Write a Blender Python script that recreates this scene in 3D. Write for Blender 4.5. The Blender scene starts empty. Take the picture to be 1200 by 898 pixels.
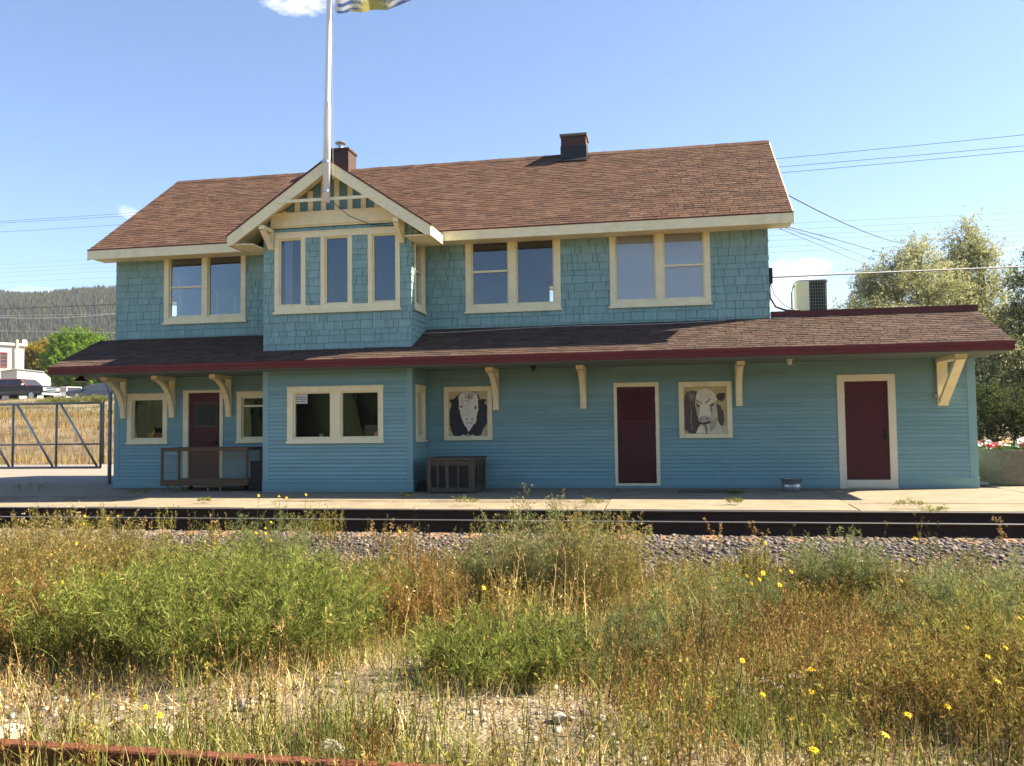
import bpy, bmesh, math, random
import numpy as np
from mathutils import Vector, Matrix

random.seed(7)
RNG = np.random.default_rng(7)
R = math.radians
scene = bpy.context.scene
COL = scene.collection

# ------------------------------------------------------------------ camera
F_PX, PITCH, ROLL, YAW = 1008.30, 0.0499, -0.0126, 0.1807
CAM = np.array([13.1132, -18.658, 1.3627])
_cy, _sy, _cp, _sp = math.cos(YAW), math.sin(YAW), math.cos(PITCH), math.sin(PITCH)
FW = np.array([-_sy * _cp, _cy * _cp, _sp])
R0 = np.array([_cy, _sy, 0.0])
U0 = np.cross(R0, FW)
RT = math.cos(ROLL) * R0 + math.sin(ROLL) * U0
UP = math.cos(ROLL) * U0 - math.sin(ROLL) * R0


def ray(px, py):
    return FW + RT * (px - 600) / F_PX - UP * (py - 449) / F_PX


def at(px, py, Y):
    r = ray(px, py)
    return CAM + r * ((Y - CAM[1]) / r[1])


def atz(px, py, Z):
    r = ray(px, py)
    return CAM + r * ((Z - CAM[2]) / r[2])


cd = bpy.data.cameras.new('camera')
cam = bpy.data.objects.new('camera', cd)
COL.objects.link(cam)
m = Matrix(((RT[0], UP[0], -FW[0], CAM[0]), (RT[1], UP[1], -FW[1], CAM[1]), (RT[2], UP[2], -FW[2], CAM[2]), (0, 0, 0, 1)))
cam.matrix_world = m
cd.sensor_width = 36
cd.lens = F_PX / 1200 * 36
cd.clip_start = .05
cd.clip_end = 6000
scene.camera = cam

# ------------------------------------------------------------------ light
SUNV = Vector((2.95, 0.80, 2.75)).normalized()
SUN_EL = math.asin(SUNV.z)
SUN_ROT = math.atan2(SUNV.x, SUNV.y)
sd = bpy.data.lights.new('sun', 'SUN')
sd.energy = 5.0
sd.angle = R(.53)
sd.color = (1.0, .87, .66)
so = bpy.data.objects.new('sun', sd)
COL.objects.link(so)
so.rotation_euler = (-SUNV).to_track_quat('-Z', 'Y').to_euler()
so.location = (30, 10, 40)

w = bpy.data.worlds.new('World')
scene.world = w
w.use_nodes = True
nt = w.node_tree
N_, L_ = nt.nodes, nt.links
bg = N_['Background']
sky = N_.new('ShaderNodeTexSky')
sky.sky_type = 'NISHITA'
sky.sun_disc = False
sky.sun_elevation = SUN_EL
sky.sun_rotation = SUN_ROT
sky.altitude = 800
sky.air_density = 1.0
sky.dust_density = .85
sky.ozone_density = 4.0
bg.inputs[1].default_value = .063
# a few small clouds, fixed to sky directions
tc = N_.new('ShaderNodeTexCoord')
nz = N_.new('ShaderNodeTexNoise')
nz.inputs['Scale'].default_value = 26
nz.inputs['Detail'].default_value = 6
nz.inputs['Roughness'].default_value = .6
mp = N_.new('ShaderNodeMapping')
mp.inputs['Scale'].default_value = (1, 1, 2.2)
L_.new(tc.outputs['Generated'], mp.inputs[0])
L_.new(mp.outputs[0], nz.inputs[0])


def wmath(op, a, b=None, c=None, clamp=False):
    n = N_.new('ShaderNodeMath')
    n.operation = op
    n.use_clamp = clamp
    for i, v in enumerate((a, b, c)):
        if v is None:
            continue
        if isinstance(v, (int, float)):
            n.inputs[i].default_value = v
        else:
            L_.new(v, n.inputs[i])
    return n.outputs[0]


total = None
for px, py, rx, ry, k in ((352, -6, 48, 20, 1.0), (150, 248, 13, 8, .8), (932, 318, 40, 20, .9), (915, 350, 30, 18, .75), (60, 345, 60, 8, .3)):
    d = ray(px, py)
    d = d / np.linalg.norm(d)
    hx = np.cross(np.array([0, 0, 1.0]), d)
    hx /= np.linalg.norm(hx)
    hz = np.cross(d, hx)
    ds = []
    for ax, rr in ((hx, rx / F_PX), (hz, ry / F_PX)):
        dn = N_.new('ShaderNodeVectorMath')
        dn.operation = 'DOT_PRODUCT'
        L_.new(tc.outputs['Generated'], dn.inputs[0])
        dn.inputs[1].default_value = tuple(ax / rr)
        ds.append(wmath('POWER', dn.outputs['Value'], 2.0))
    fr = N_.new('ShaderNodeVectorMath')
    fr.operation = 'DOT_PRODUCT'
    L_.new(tc.outputs['Generated'], fr.inputs[0])
    fr.inputs[1].default_value = tuple(d)
    front = wmath('GREATER_THAN', fr.outputs['Value'], .5)
    e = wmath('SUBTRACT', 1.0, wmath('ADD', ds[0], ds[1]))
    e = wmath('ADD', e, wmath('MULTIPLY', wmath('SUBTRACT', nz.outputs['Fac'], .5), 3.2))
    e = wmath('MULTIPLY', e, .9, clamp=True)
    e = wmath('MULTIPLY', wmath('MULTIPLY', e, front), k)
    total = e if total is None else wmath('MAXIMUM', total, e)
cm = N_.new('ShaderNodeMixRGB')
L_.new(total, cm.inputs[0])
L_.new(sky.outputs[0], cm.inputs[1])
cm.inputs[2].default_value = (6.4, 6.3, 6.1, 1)
L_.new(cm.outputs[0], bg.inputs[0])

scene.view_settings.view_transform = 'Standard'
scene.view_settings.look = 'None'
scene.view_settings.exposure = 2.0
scene.view_settings.gamma = 1
scene.render.engine = 'CYCLES'
scene.cycles.max_bounces = 8
scene.cycles.transparent_max_bounces = 16
scene.cycles.caustics_reflective = False
scene.cycles.caustics_refractive = False
scene.cycles.use_denoising = True


# ------------------------------------------------------------------ materials
def newmat(name):
    mt = bpy.data.materials.new(name)
    mt.use_nodes = True
    return mt, mt.node_tree.nodes, mt.node_tree.links, mt.node_tree.nodes['Principled BSDF']


def M(name, col, var=.12, scale=6.0, rough=.65, island=0.0, bump=0.0, bscale=60.0, spec=.3, metal=0.0, dirt=None, dirt_amt=0.0, dirt_scale=1.5, hue=None, stretch=(1, 1, 1)):
    """painted / weathered surface: base colour with large-scale noise, per-piece variation, patches of dirt and bump"""
    mt, n, l, p = newmat(name)
    tcn = n.new('ShaderNodeTexCoord')
    mpn = n.new('ShaderNodeMapping')
    mpn.inputs['Scale'].default_value = stretch
    l.new(tcn.outputs['Object'], mpn.inputs[0])
    no = n.new('ShaderNodeTexNoise')
    no.inputs['Scale'].default_value = scale
    no.inputs['Detail'].default_value = 6
    no.inputs['Roughness'].default_value = .65
    l.new(mpn.outputs[0], no.inputs[0])
    mr = n.new('ShaderNodeMapRange')
    mr.inputs['From Min'].default_value = .25
    mr.inputs['From Max'].default_value = .75
    mr.inputs['To Min'].default_value = 1 - var
    mr.inputs['To Max'].default_value = 1 + var
    l.new(no.outputs['Fac'], mr.inputs[0])
    val = mr.outputs[0]
    geo = n.new('ShaderNodeNewGeometry')
    if island:
        m2 = n.new('ShaderNodeMapRange')
        m2.inputs['To Min'].default_value = 1 - island
        m2.inputs['To Max'].default_value = 1 + island
        l.new(geo.outputs['Random Per Island'], m2.inputs[0])
        mm = n.new('ShaderNodeMath')
        mm.operation = 'MULTIPLY'
        l.new(val, mm.inputs[0])
        l.new(m2.outputs[0], mm.inputs[1])
        val = mm.outputs[0]
    src = n.new('ShaderNodeRGB')
    src.outputs[0].default_value = (*col, 1)
    base = src.outputs[0]
    if hue:
        rp = n.new('ShaderNodeValToRGB')
        rp.color_ramp.interpolation = 'CONSTANT' if len(hue) > 2 else 'LINEAR'
        while len(rp.color_ramp.elements) < len(hue):
            rp.color_ramp.elements.new(.5)
        for i, c in enumerate(hue):
            rp.color_ramp.elements[i].position = i / len(hue)
            rp.color_ramp.elements[i].color = (*c, 1)
        wn = n.new('ShaderNodeMath')
        wn.operation = 'FRACT'
        w3 = n.new('ShaderNodeMath')
        w3.operation = 'MULTIPLY'
        w3.inputs[1].default_value = 17.31
        l.new(geo.outputs['Random Per Island'], w3.inputs[0])
        l.new(w3.outputs[0], wn.inputs[0])
        l.new(wn.outputs[0], rp.inputs[0])
        base = rp.outputs[0]
    mx = n.new('ShaderNodeVectorMath')
    mx.operation = 'SCALE'
    l.new(base, mx.inputs[0])
    l.new(val, mx.inputs['Scale'])
    out = mx.outputs[0]
    if dirt:
        dn = n.new('ShaderNodeTexNoise')
        dn.inputs['Scale'].default_value = dirt_scale
        dn.inputs['Detail'].default_value = 8
        dn.inputs['Roughness'].default_value = .7
        l.new(mpn.outputs[0], dn.inputs[0])
        dr = n.new('ShaderNodeMapRange')
        dr.inputs['From Min'].default_value = .5
        dr.inputs['From Max'].default_value = .72
        dr.inputs['To Max'].default_value = dirt_amt
        l.new(dn.outputs['Fac'], dr.inputs[0])
        mc = n.new('ShaderNodeMixRGB')
        l.new(dr.outputs[0], mc.inputs[0])
        l.new(out, mc.inputs[1])
        mc.inputs[2].default_value = (*dirt, 1)
        out = mc.outputs[0]
    l.new(out, p.inputs['Base Color'])
    p.inputs['Roughness'].default_value = rough
    p.inputs['Specular IOR Level'].default_value = spec
    p.inputs['Metallic'].default_value = metal
    if bump:
        bn = n.new('ShaderNodeTexNoise')
        bn.inputs['Scale'].default_value = bscale
        bn.inputs['Detail'].default_value = 5
        l.new(mpn.outputs[0], bn.inputs[0])
        bp = n.new('ShaderNodeBump')
        bp.inputs['Strength'].default_value = bump
        bp.inputs['Distance'].default_value = .02
        l.new(bn.outputs['Fac'], bp.inputs['Height'])
        l.new(bp.outputs[0], p.inputs['Normal'])
    return mt


def M_glass(name, tint=(.93, .95, .94), boost=3.0):
    mt, n, l, p = newmat(name)
    n.remove(p)
    out = n['Material Output']
    tr = n.new('ShaderNodeBsdfTransparent')
    tr.inputs[0].default_value = (*tint, 1)
    gl = n.new('ShaderNodeBsdfGlossy')
    gl.inputs['Roughness'].default_value = .01
    gl.inputs[0].default_value = (.95, .97, 1, 1)
    fr = n.new('ShaderNodeFresnel')
    fr.inputs[0].default_value = 1.5
    mu = n.new('ShaderNodeMath')
    mu.operation = 'MULTIPLY'
    mu.use_clamp = True
    mu.inputs[1].default_value = boost
    l.new(fr.outputs[0], mu.inputs[0])
    tcn = n.new('ShaderNodeTexCoord')
    no = n.new('ShaderNodeTexNoise')
    no.inputs['Scale'].default_value = 1.3
    no.inputs['Detail'].default_value = 1
    l.new(tcn.outputs['Object'], no.inputs[0])
    bp = n.new('ShaderNodeBump')
    bp.inputs['Strength'].default_value = .12
    bp.inputs['Distance'].default_value = .05
    l.new(no.outputs['Fac'], bp.inputs['Height'])
    l.new(bp.outputs[0], gl.inputs['Normal'])
    mx = n.new('ShaderNodeMixShader')
    l.new(mu.outputs[0], mx.inputs[0])
    l.new(tr.outputs[0], mx.inputs[1])
    l.new(gl.outputs[0], mx.inputs[2])
    l.new(mx.outputs[0], out.inputs[0])
    return mt


def M_leaf(name, trans=.45, rough=.75, spec=.1, gain=(1, 1, 1)):
    """foliage: colour from the attribute 'Col', part translucent"""
    mt, n, l, p = newmat(name)
    a = n.new('ShaderNodeAttribute')
    a.attribute_name = 'Col'
    sc = n.new('ShaderNodeVectorMath')
    sc.operation = 'MULTIPLY'
    sc.inputs[1].default_value = gain
    l.new(a.outputs['Color'], sc.inputs[0])
    l.new(sc.outputs[0], p.inputs['Base Color'])
    p.inputs['Roughness'].default_value = rough
    p.inputs['Specular IOR Level'].default_value = spec
    t = n.new('ShaderNodeBsdfTranslucent')
    l.new(sc.outputs[0], t.inputs[0])
    mx = n.new('ShaderNodeMixShader')
    mx.inputs[0].default_value = trans
    l.new(p.outputs[0], mx.inputs[1])
    l.new(t.outputs[0], mx.inputs[2])
    l.new(mx.outputs[0], n['Material Output'].inputs[0])
    return mt


def M_attr(name, rough=.7):
    mt, n, l, p = newmat(name)
    a = n.new('ShaderNodeAttribute')
    a.attribute_name = 'Col'
    no = n.new('ShaderNodeTexNoise')
    no.inputs['Scale'].default_value = 25
    mr = n.new('ShaderNodeMapRange')
    mr.inputs['To Min'].default_value = .8
    mr.inputs['To Max'].default_value = 1.2
    l.new(no.outputs['Fac'], mr.inputs[0])
    sc = n.new('ShaderNodeVectorMath')
    sc.operation = 'SCALE'
    l.new(a.outputs['Color'], sc.inputs[0])
    l.new(mr.outputs[0], sc.inputs['Scale'])
    l.new(sc.outputs[0], p.inputs['Base Color'])
    p.inputs['Roughness'].default_value = rough
    return mt


def M_brick(name):
    mt, n, l, p = newmat(name)
    tcn = n.new('ShaderNodeTexCoord')
    sx = n.new('ShaderNodeSeparateXYZ')
    l.new(tcn.outputs['Object'], sx.inputs[0])
    ad = n.new('ShaderNodeMath')
    l.new(sx.outputs[0], ad.inputs[0])
    l.new(sx.outputs[1], ad.inputs[1])
    cb = n.new('ShaderNodeCombineXYZ')
    l.new(ad.outputs[0], cb.inputs[0])
    l.new(sx.outputs[2], cb.inputs[1])
    b = n.new('ShaderNodeTexBrick')
    b.inputs['Scale'].default_value = 1
    b.inputs['Brick Width'].default_value = .21
    b.inputs['Row Height'].default_value = .075
    b.inputs['Mortar Size'].default_value = .008
    b.inputs['Color1'].default_value = (.10, .04, .028, 1)
    b.inputs['Color2'].default_value = (.06, .027, .021, 1)
    b.inputs['Mortar'].default_value = (.07, .062, .055, 1)
    l.new(cb.outputs[0], b.inputs[0])
    no = n.new('ShaderNodeTexNoise')
    no.inputs['Scale'].default_value = 9
    no.inputs['Detail'].default_value = 6
    l.new(tcn.outputs['Object'], no.inputs[0])
    mr = n.new('ShaderNodeMapRange')
    mr.inputs['To Min'].default_value = .4
    mr.inputs['To Max'].default_value = 1.4
    l.new(no.outputs['Fac'], mr.inputs[0])
    sc = n.new('ShaderNodeVectorMath')
    sc.operation = 'SCALE'
    l.new(b.outputs['Color'], sc.inputs[0])
    l.new(mr.outputs[0], sc.inputs['Scale'])
    l.new(sc.outputs[0], p.inputs['Base Color'])
    bp = n.new('ShaderNodeBump')
    bp.invert = True
    bp.inputs['Distance'].default_value = .01
    l.new(b.outputs['Fac'], bp.inputs['Height'])
    l.new(bp.outputs[0], p.inputs['Normal'])
    p.inputs['Roughness'].default_value = .9
    return mt


def M_ground(name):
    """dry soil with gravelly, pale and dark patches"""
    mt, n, l, p = newmat(name)
    tcn = n.new('ShaderNodeTexCoord')
    a = n.new('ShaderNodeTexNoise')
    a.inputs['Scale'].default_value = .7
    a.inputs['Detail'].default_value = 8
    a.inputs['Roughness'].default_value = .7
    l.new(tcn.outputs['Object'], a.inputs[0])
    rp = n.new('ShaderNodeValToRGB')
    e = rp.color_ramp.elements
    e[0].position = .3
    e[0].color = (.07, .055, .032, 1)
    e[1].position = .7
    e[1].color = (.33, .265, .18, 1)
    e2 = e.new(.5)
    e2.color = (.22, .17, .11, 1)
    l.new(a.outputs['Fac'], rp.inputs[0])
    v = n.new('ShaderNodeTexVoronoi')
    v.inputs['Scale'].default_value = 38
    l.new(tcn.outputs['Object'], v.inputs[0])
    mr = n.new('ShaderNodeMapRange')
    mr.inputs['To Min'].default_value = 1.25
    mr.inputs['To Max'].default_value = .55
    l.new(v.outputs['Distance'], mr.inputs[0])
    sc = n.new('ShaderNodeVectorMath')
    sc.operation = 'SCALE'
    l.new(rp.outputs[0], sc.inputs[0])
    l.new(mr.outputs[0], sc.inputs['Scale'])
    l.new(sc.outputs[0], p.inputs['Base Color'])
    bp = n.new('ShaderNodeBump')
    bp.inputs['Distance'].default_value = .03
    bp.inputs['Strength'].default_value = .7
    l.new(v.outputs['Distance'], bp.inputs['Height'])
    bp.invert = True
    l.new(bp.outputs[0], p.inputs['Normal'])
    p.inputs['Roughness'].default_value = .95
    return mt


MT = {}
MT['clap'] = M('teal_clapboard_paint', (.222, .372, .368), var=.12, scale=2.2, rough=.55, bump=.15, bscale=25, island=.08, dirt=(.13, .22, .23), dirt_amt=.4, dirt_scale=1.1, stretch=(.5, .5, 2))
MT['shing'] = M('teal_shingle_paint', (.24, .39, .362), var=.14, scale=5, rough=.7, bump=.5, bscale=18, island=.085, dirt=(.09, .17, .18), dirt_amt=.35, dirt_scale=2, stretch=(4, 4, .7))
MT['flatteal'] = M('teal_flat_paint', (.135, .27, .31), var=.1, scale=4, rough=.7)
MT['walldark'] = M('dark_wall_core', (.035, .06, .065))
MT['cream'] = M('cream_trim_paint', (.86, .77, .48), var=.08, scale=5, rough=.5, bump=.1, bscale=30, dirt=(.5, .41, .23), dirt_amt=.35, dirt_scale=3)
MT['cream2'] = M('pale_trim_paint', (.76, .68, .50), var=.06, scale=5, rough=.5)
MT['red'] = M('red_fascia_paint', (.135, .018, .016), var=.15, scale=4, rough=.45, dirt=(.075, .018, .016), dirt_amt=.5)
MT['darkred'] = M('maroon_flashing', (.10, .022, .02), var=.15, scale=5, rough=.6)
MT['maroon'] = M('maroon_door_paint', (.072, .010, .012), var=.18, scale=4, rough=.5, bump=.1, bscale=12)
MT['roof'] = M('brown_asphalt_shingle', (.3, .17, .1), var=.12, scale=3, rough=.95, bump=.6, bscale=220, island=.06, spec=.1,
               hue=[(.112, .063, .044), (.126, .074, .053), (.100, .058, .043), (.117, .067, .048), (.086, .053, .042), (.136, .083, .060)], dirt=(.085, .06, .048), dirt_amt=.45, dirt_scale=.8)
MT['deck'] = M('roof_deck_board', (.10, .06, .04))
MT['soffit'] = M('soffit_paint', (.11, .14, .12), var=.06)
MT['glass'] = M_glass('window_glass')
MT['blind'] = M('white_blind', (.92, .90, .88), var=.03, rough=.6)
MT['curtain'] = M('sheer_curtain', (.55, .55, .58), var=.1, stretch=(12, 12, .3))
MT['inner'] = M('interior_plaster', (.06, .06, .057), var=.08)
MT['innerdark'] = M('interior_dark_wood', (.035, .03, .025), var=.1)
MT['brick'] = M_brick('chimney_brick')
MT['tar'] = M('black_flashing', (.022, .023, .026), rough=.5)
MT['metal'] = M('galvanised_metal', (.42, .43, .44), rough=.38, metal=.8, var=.18, scale=9)
MT['greypipe'] = M('grey_pipe', (.30, .275, .24), rough=.6, metal=.0, var=.2)
MT['whitepole'] = M('white_pole_paint', (.74, .72, .70), rough=.35, var=.08, dirt=(.5, .47, .42), dirt_amt=.4)
MT['concrete'] = M('platform_concrete', (.235, .195, .135), var=.24, scale=2.5, rough=.9, bump=.25, bscale=70, dirt=(.15, .125, .085), dirt_amt=.55, dirt_scale=1.3)
MT['planter'] = M('planter_concrete', (.185, .155, .11), var=.25, scale=14, rough=.95, bump=.7, bscale=45, dirt=(.12, .10, .07), dirt_amt=.5, dirt_scale=3)
MT['asphalt'] = M('lot_asphalt', (.22, .195, .165), var=.12, scale=1.5, rough=.95, bump=.3, bscale=40, dirt=(.2, .18, .14), dirt_amt=.5)
MT['soil'] = M_ground('dry_soil')
MT['ballastbed'] = M('ballast_bed', (.05, .042, .036), var=.4, scale=25, rough=1, bump=1, bscale=30)
MT['stone'] = M('ballast_stone', (.2, .18, .16), var=.2, scale=20, rough=.9, bump=.4, bscale=40, hue=[(.13, .105, .085), (.17, .145, .12), (.09, .078, .07), (.22, .185, .15), (.14, .10, .07), (.11, .10, .10)])
MT['palestone'] = M('pale_stone', (.36, .32, .26), var=.15, scale=20, rough=.9, island=.2)
MT['railweb'] = M('rail_web_rust', (.028, .018, .014), var=.3, scale=14, rough=.8, spec=.2)
MT['railhead'] = M('rail_head_steel', (.24, .22, .21), rough=.45, metal=.8, var=.15)
MT['rustrail'] = M('rusty_rail', (.13, .042, .022), var=.35, scale=18, rough=.9, bump=.5, bscale=60)
MT['tie'] = M('weathered_tie', (.24, .13, .065), var=.4, scale=12, rough=.95, bump=.8, bscale=30, stretch=(1, .15, 1))
MT['wood'] = M('brown_wood', (.125, .075, .036), var=.35, scale=10, rough=.7, bump=.3, stretch=(.2, 1, 1))
MT['greywood'] = M('dark_grey_wood', (.095, .076, .048), var=.3, scale=10, rough=.8, bump=.4, stretch=(1, 1, .2))
MT['black'] = M('black_paint', (.012, .012, .012), rough=.5)
MT['paint'] = M_attr('board_paint')
MT['flag'] = M_attr('flag_cloth', .8)
MT['accream'] = M('beige_enamel', (.82, .63, .44), var=.08, rough=.45)
MT['acgrille'] = M('dark_grille', (.02, .02, .018), rough=.5, metal=.3)
MT['wire'] = M('cable_sheath', (.05, .05, .055), rough=.6)
MT['wirepale'] = M('pale_cable', (.42, .40, .37), rough=.5)
MT['leaf'] = M_leaf('leaf', .42, gain=(1.24, 1.24, 1.0))
MT['needle'] = M_leaf('needle', .2)
MT['grass'] = M_leaf('grass_blade', .28, gain=(1.24, 1.19, 1.0))
MT['bark'] = M('tree_bark', (.13, .105, .08), var=.35, scale=8, rough=.95, bump=.8, bscale=20, stretch=(1, 1, .3))
MT['hill'] = M('forest_floor', (.03, .033, .02), var=.3, scale=.02, rough=1)
MT['whitewall'] = M('white_stucco', (.5, .48, .43), var=.05, rough=.8)
MT['sign'] = M('sign_white', (.62, .60, .56), var=.03)
MT['signred'] = M('sign_red', (.45, .06, .04), var=.1)
MT['signink'] = M('sign_ink', (.05, .05, .05), var=.1)
MT['tyre'] = M('tyre_rubber', (.02, .02, .02), rough=.85)
MT['chrome'] = M('chrome', (.7, .7, .7), rough=.15, metal=1, var=.03)
MT['carglass'] = M('car_glass', (.03, .035, .04), rough=.08, spec=.6, var=.02)
MT['truck'] = M('black_maroon_car_paint', (.014, .010, .011), rough=.35, spec=.35, var=.05)
MT['truckroof'] = M('faded_red_car_paint', (.22, .06, .05), rough=.35, spec=.5, var=.08)
MT['trucktan'] = M('brown_car_paint', (.065, .042, .03), rough=.35, spec=.5, var=.08)
MT['bluecar'] = M('slate_blue_car_paint', (.032, .045, .075), rough=.35, spec=.4, var=.05)
MT['silver'] = M('silver_car_paint', (.55, .54, .54), rough=.28, spec=.6, metal=.4, var=.05)
MT['lightred'] = M('red_lens', (.4, .02, .02), rough=.2)
MT['petal_y'] = M('yellow_petal', (.72, .46, .01), var=.1, rough=.6)
MT['flowercore'] = M('flower_core', (.6, .34, .01), var=.2)
MT['petal_w'] = M('white_petal', (.75, .72, .66), var=.06)
MT['petal_r'] = M('red_petal', (.55, .03, .05), var=.15)
MT['petal_o'] = M('orange_petal', (.68, .22, .04), var=.15)
MT['planks'] = M('old_plank', (.11, .085, .06), var=.3, scale=8, rough=.9, stretch=(.2, 1, 1))


def M_screen():
    mt, n, l, p = newmat('fine_wire_screen')
    p.inputs['Base Color'].default_value = (.34, .24, .12, 1)
    p.inputs['Roughness'].default_value = .6
    tr = n.new('ShaderNodeBsdfTransparent')
    mx = n.new('ShaderNodeMixShader')
    mx.inputs[0].default_value = .11
    l.new(tr.outputs[0], mx.inputs[1])
    l.new(p.outputs[0], mx.inputs[2])
    l.new(mx.outputs[0], n['Material Output'].inputs[0])
    return mt


MT['screen'] = M_screen()


# ------------------------------------------------------------------ mesh helpers
class MB:
    def __init__(self):
        self.v, self.f, self.mi, self.c = [], [], [], []
        self.cur = 0
        self.col = None

    def add(self, vs, fs):
        b = len(self.v)
        self.v.extend([tuple(map(float, p)) for p in vs])
        self.f.extend([tuple(i + b for i in f) for f in fs])
        self.mi.extend([self.cur] * len(fs))
        if self.col is not None:
            self.c.extend([self.col] * len(vs))
        return self

    def hexa(self, p):
        """p: 8 points, bottom ring 0-3 then top ring 4-7"""
        return self.add(p, [(3, 2, 1, 0), (4, 5, 6, 7), (0, 1, 5, 4), (1, 2, 6, 5), (2, 3, 7, 6), (3, 0, 4, 7)])

    def box(self, x0, x1, y0, y1, z0, z1):
        return self.hexa([(x0, y0, z0), (x1, y0, z0), (x1, y1, z0), (x0, y1, z0), (x0, y0, z1), (x1, y0, z1), (x1, y1, z1), (x0, y1, z1)])

    def bar(self, a, b, w, h, up=(0, 0, 1)):
        a, b = Vector(a), Vector(b)
        d = (b - a).normalized()
        s = d.cross(Vector(up))
        if s.length < 1e-4:
            s = d.cross(Vector((0, 1, 0)))
        s.normalize()
        u = s.cross(d).normalized()
        s, u = s * w / 2, u * h / 2
        return self.hexa([a - s - u, a + s - u, b + s - u, b - s - u, a - s + u, a + s + u, b + s + u, b - s + u])

    def tube(self, pts, rad, n=8, caps=True):
        pts = [Vector(p) for p in pts]
        k = len(pts)
        rad = [rad] * k if isinstance(rad, (int, float)) else rad
        vs, fs = [], []
        for i, p in enumerate(pts):
            d = (pts[min(i + 1, k - 1)] - pts[max(i - 1, 0)]).normalized()
            s = d.cross(Vector((0, 0, 1)))
            if s.length < .05:
                s = d.cross(Vector((0, 1, 0)))
            s.normalize()
            t = s.cross(d)
            for j in range(n):
                a = 2 * math.pi * j / n
                vs.append(p + (s * math.cos(a) + t * math.sin(a)) * rad[i])
        for i in range(k - 1):
            for j in range(n):
                j2 = (j + 1) % n
                fs.append((i * n + j, i * n + j2, (i + 1) * n + j2, (i + 1) * n + j))
        if caps:
            fs.append(tuple(range(n - 1, -1, -1)))
            fs.append(tuple(range((k - 1) * n, k * n)))
        return self.add(vs, fs)

    def lathe(self, c, prof, n=24):
        """prof: list of (r, z)"""
        vs, fs = [], []
        for r, z in prof:
            for j in range(n):
                a = 2 * math.pi * j / n
                vs.append((c[0] + r * math.cos(a), c[1] + r * math.sin(a), c[2] + z))
        for i in range(len(prof) - 1):
            for j in range(n):
                j2 = (j + 1) % n
                fs.append((i * n + j, i * n + j2, (i + 1) * n + j2, (i + 1) * n + j))
        fs.append(tuple(range(n - 1, -1, -1)))
        fs.append(tuple(range((len(prof) - 1) * n, len(prof) * n)))
        return self.add(vs, fs)

    def prism(self, poly, fn, d0, d1):
        """poly: 2D points; fn(u, v, d) -> xyz; extruded from d0 to d1"""
        k = len(poly)
        vs = [fn(u, v, d0) for u, v in poly] + [fn(u, v, d1) for u, v in poly]
        fs = [tuple(range(k)), tuple(range(2 * k - 1, k - 1, -1))]
        for i in range(k):
            j = (i + 1) % k
            fs.append((j, i, i + k, j + k))
        return self.add(vs, fs)

    def build(self, name, mats, parent=None, smooth=False, bevel=0.0):
        me = bpy.data.meshes.new(name)
        me.from_pydata(self.v, [], self.f)
        mats = mats if isinstance(mats, (list, tuple)) else [mats]
        for q in mats:
            me.materials.append(MT[q] if isinstance(q, str) else q)
        if len(mats) > 1:
            me.polygons.foreach_set('material_index', self.mi)
        if self.c:
            ca = me.color_attributes.new('Col', 'FLOAT_COLOR', 'POINT')
            ca.data.foreach_set('color', np.array([(*c, 1) for c in self.c], dtype=np.float32).ravel())
        bm = bmesh.new()
        bm.from_mesh(me)
        bmesh.ops.recalc_face_normals(bm, faces=bm.faces)
        bm.to_mesh(me)
        bm.free()
        if smooth:
            me.polygons.foreach_set('use_smooth', [True] * len(me.polygons))
        me.update()
        o = bpy.data.objects.new(name, me)
        COL.objects.link(o)
        if parent is not None:
            o.parent = parent
            o.matrix_parent_inverse = parent.matrix_world.inverted() if parent.type != 'EMPTY' else Matrix.Translation(-parent.location)
        if bevel:
            b = o.modifiers.new('bevel', 'BEVEL')
            b.width = bevel
            b.segments = 2
            b.limit_method = 'ANGLE'
        return o


def np_mesh(name, V, Q, mat, C=None, parent=None, smooth=False):
    """fast mesh from numpy: V (n,3), Q (m,k) faces, C (n,3) colours"""
    V = np.ascontiguousarray(V, dtype=np.float32)
    Q = np.ascontiguousarray(Q, dtype=np.int32)
    me = bpy.data.meshes.new(name)
    k = Q.shape[1]
    me.vertices.add(len(V))
    me.vertices.foreach_set('co', V.ravel())
    me.loops.add(Q.size)
    me.loops.foreach_set('vertex_index', Q.ravel())
    me.polygons.add(len(Q))
    me.polygons.foreach_set('loop_start', np.arange(0, Q.size, k, dtype=np.int32))
    me.polygons.foreach_set('loop_total', np.full(len(Q), k, dtype=np.int32))
    me.update(calc_edges=True)
    if smooth:
        me.polygons.foreach_set('use_smooth', np.ones(len(Q), dtype=bool))
    if C is not None:
        ca = me.color_attributes.new('Col', 'FLOAT_COLOR', 'POINT')
        cc = np.ones((len(V), 4), dtype=np.float32)
        cc[:, :3] = C
        ca.data.foreach_set('color', cc.ravel())
    me.materials.append(MT[mat] if isinstance(mat, str) else mat)
    o = bpy.data.objects.new(name, me)
    COL.objects.link(o)
    if parent is not None:
        o.parent = parent
        o.matrix_parent_inverse = Matrix.Translation(-parent.location)
    return o


def tag(o, label=None, cat=None, group=None, kind=None):
    if label:
        o['label'] = label
    if cat:
        o['category'] = cat
    if group:
        o['group'] = group
    if kind:
        o['kind'] = kind
    return o


def empty(name, loc, label, cat, group=None):
    o = bpy.data.objects.new(name, None)
    COL.objects.link(o)
    o.location = loc
    o.empty_display_size = .2
    return tag(o, label, cat, group)


def copy_tree(o, parent=None):
    c = o.copy()
    COL.objects.link(c)
    if parent is not None:
        c.parent = parent
    for ch in list(o.children):
        copy_tree(ch, c)
    return c


# ------------------------------------------------------------------ terrain
def sstep(a, b, x):
    t = np.clip((x - a) / (b - a), 0, 1)
    return t * t * (3 - 2 * t)


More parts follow.
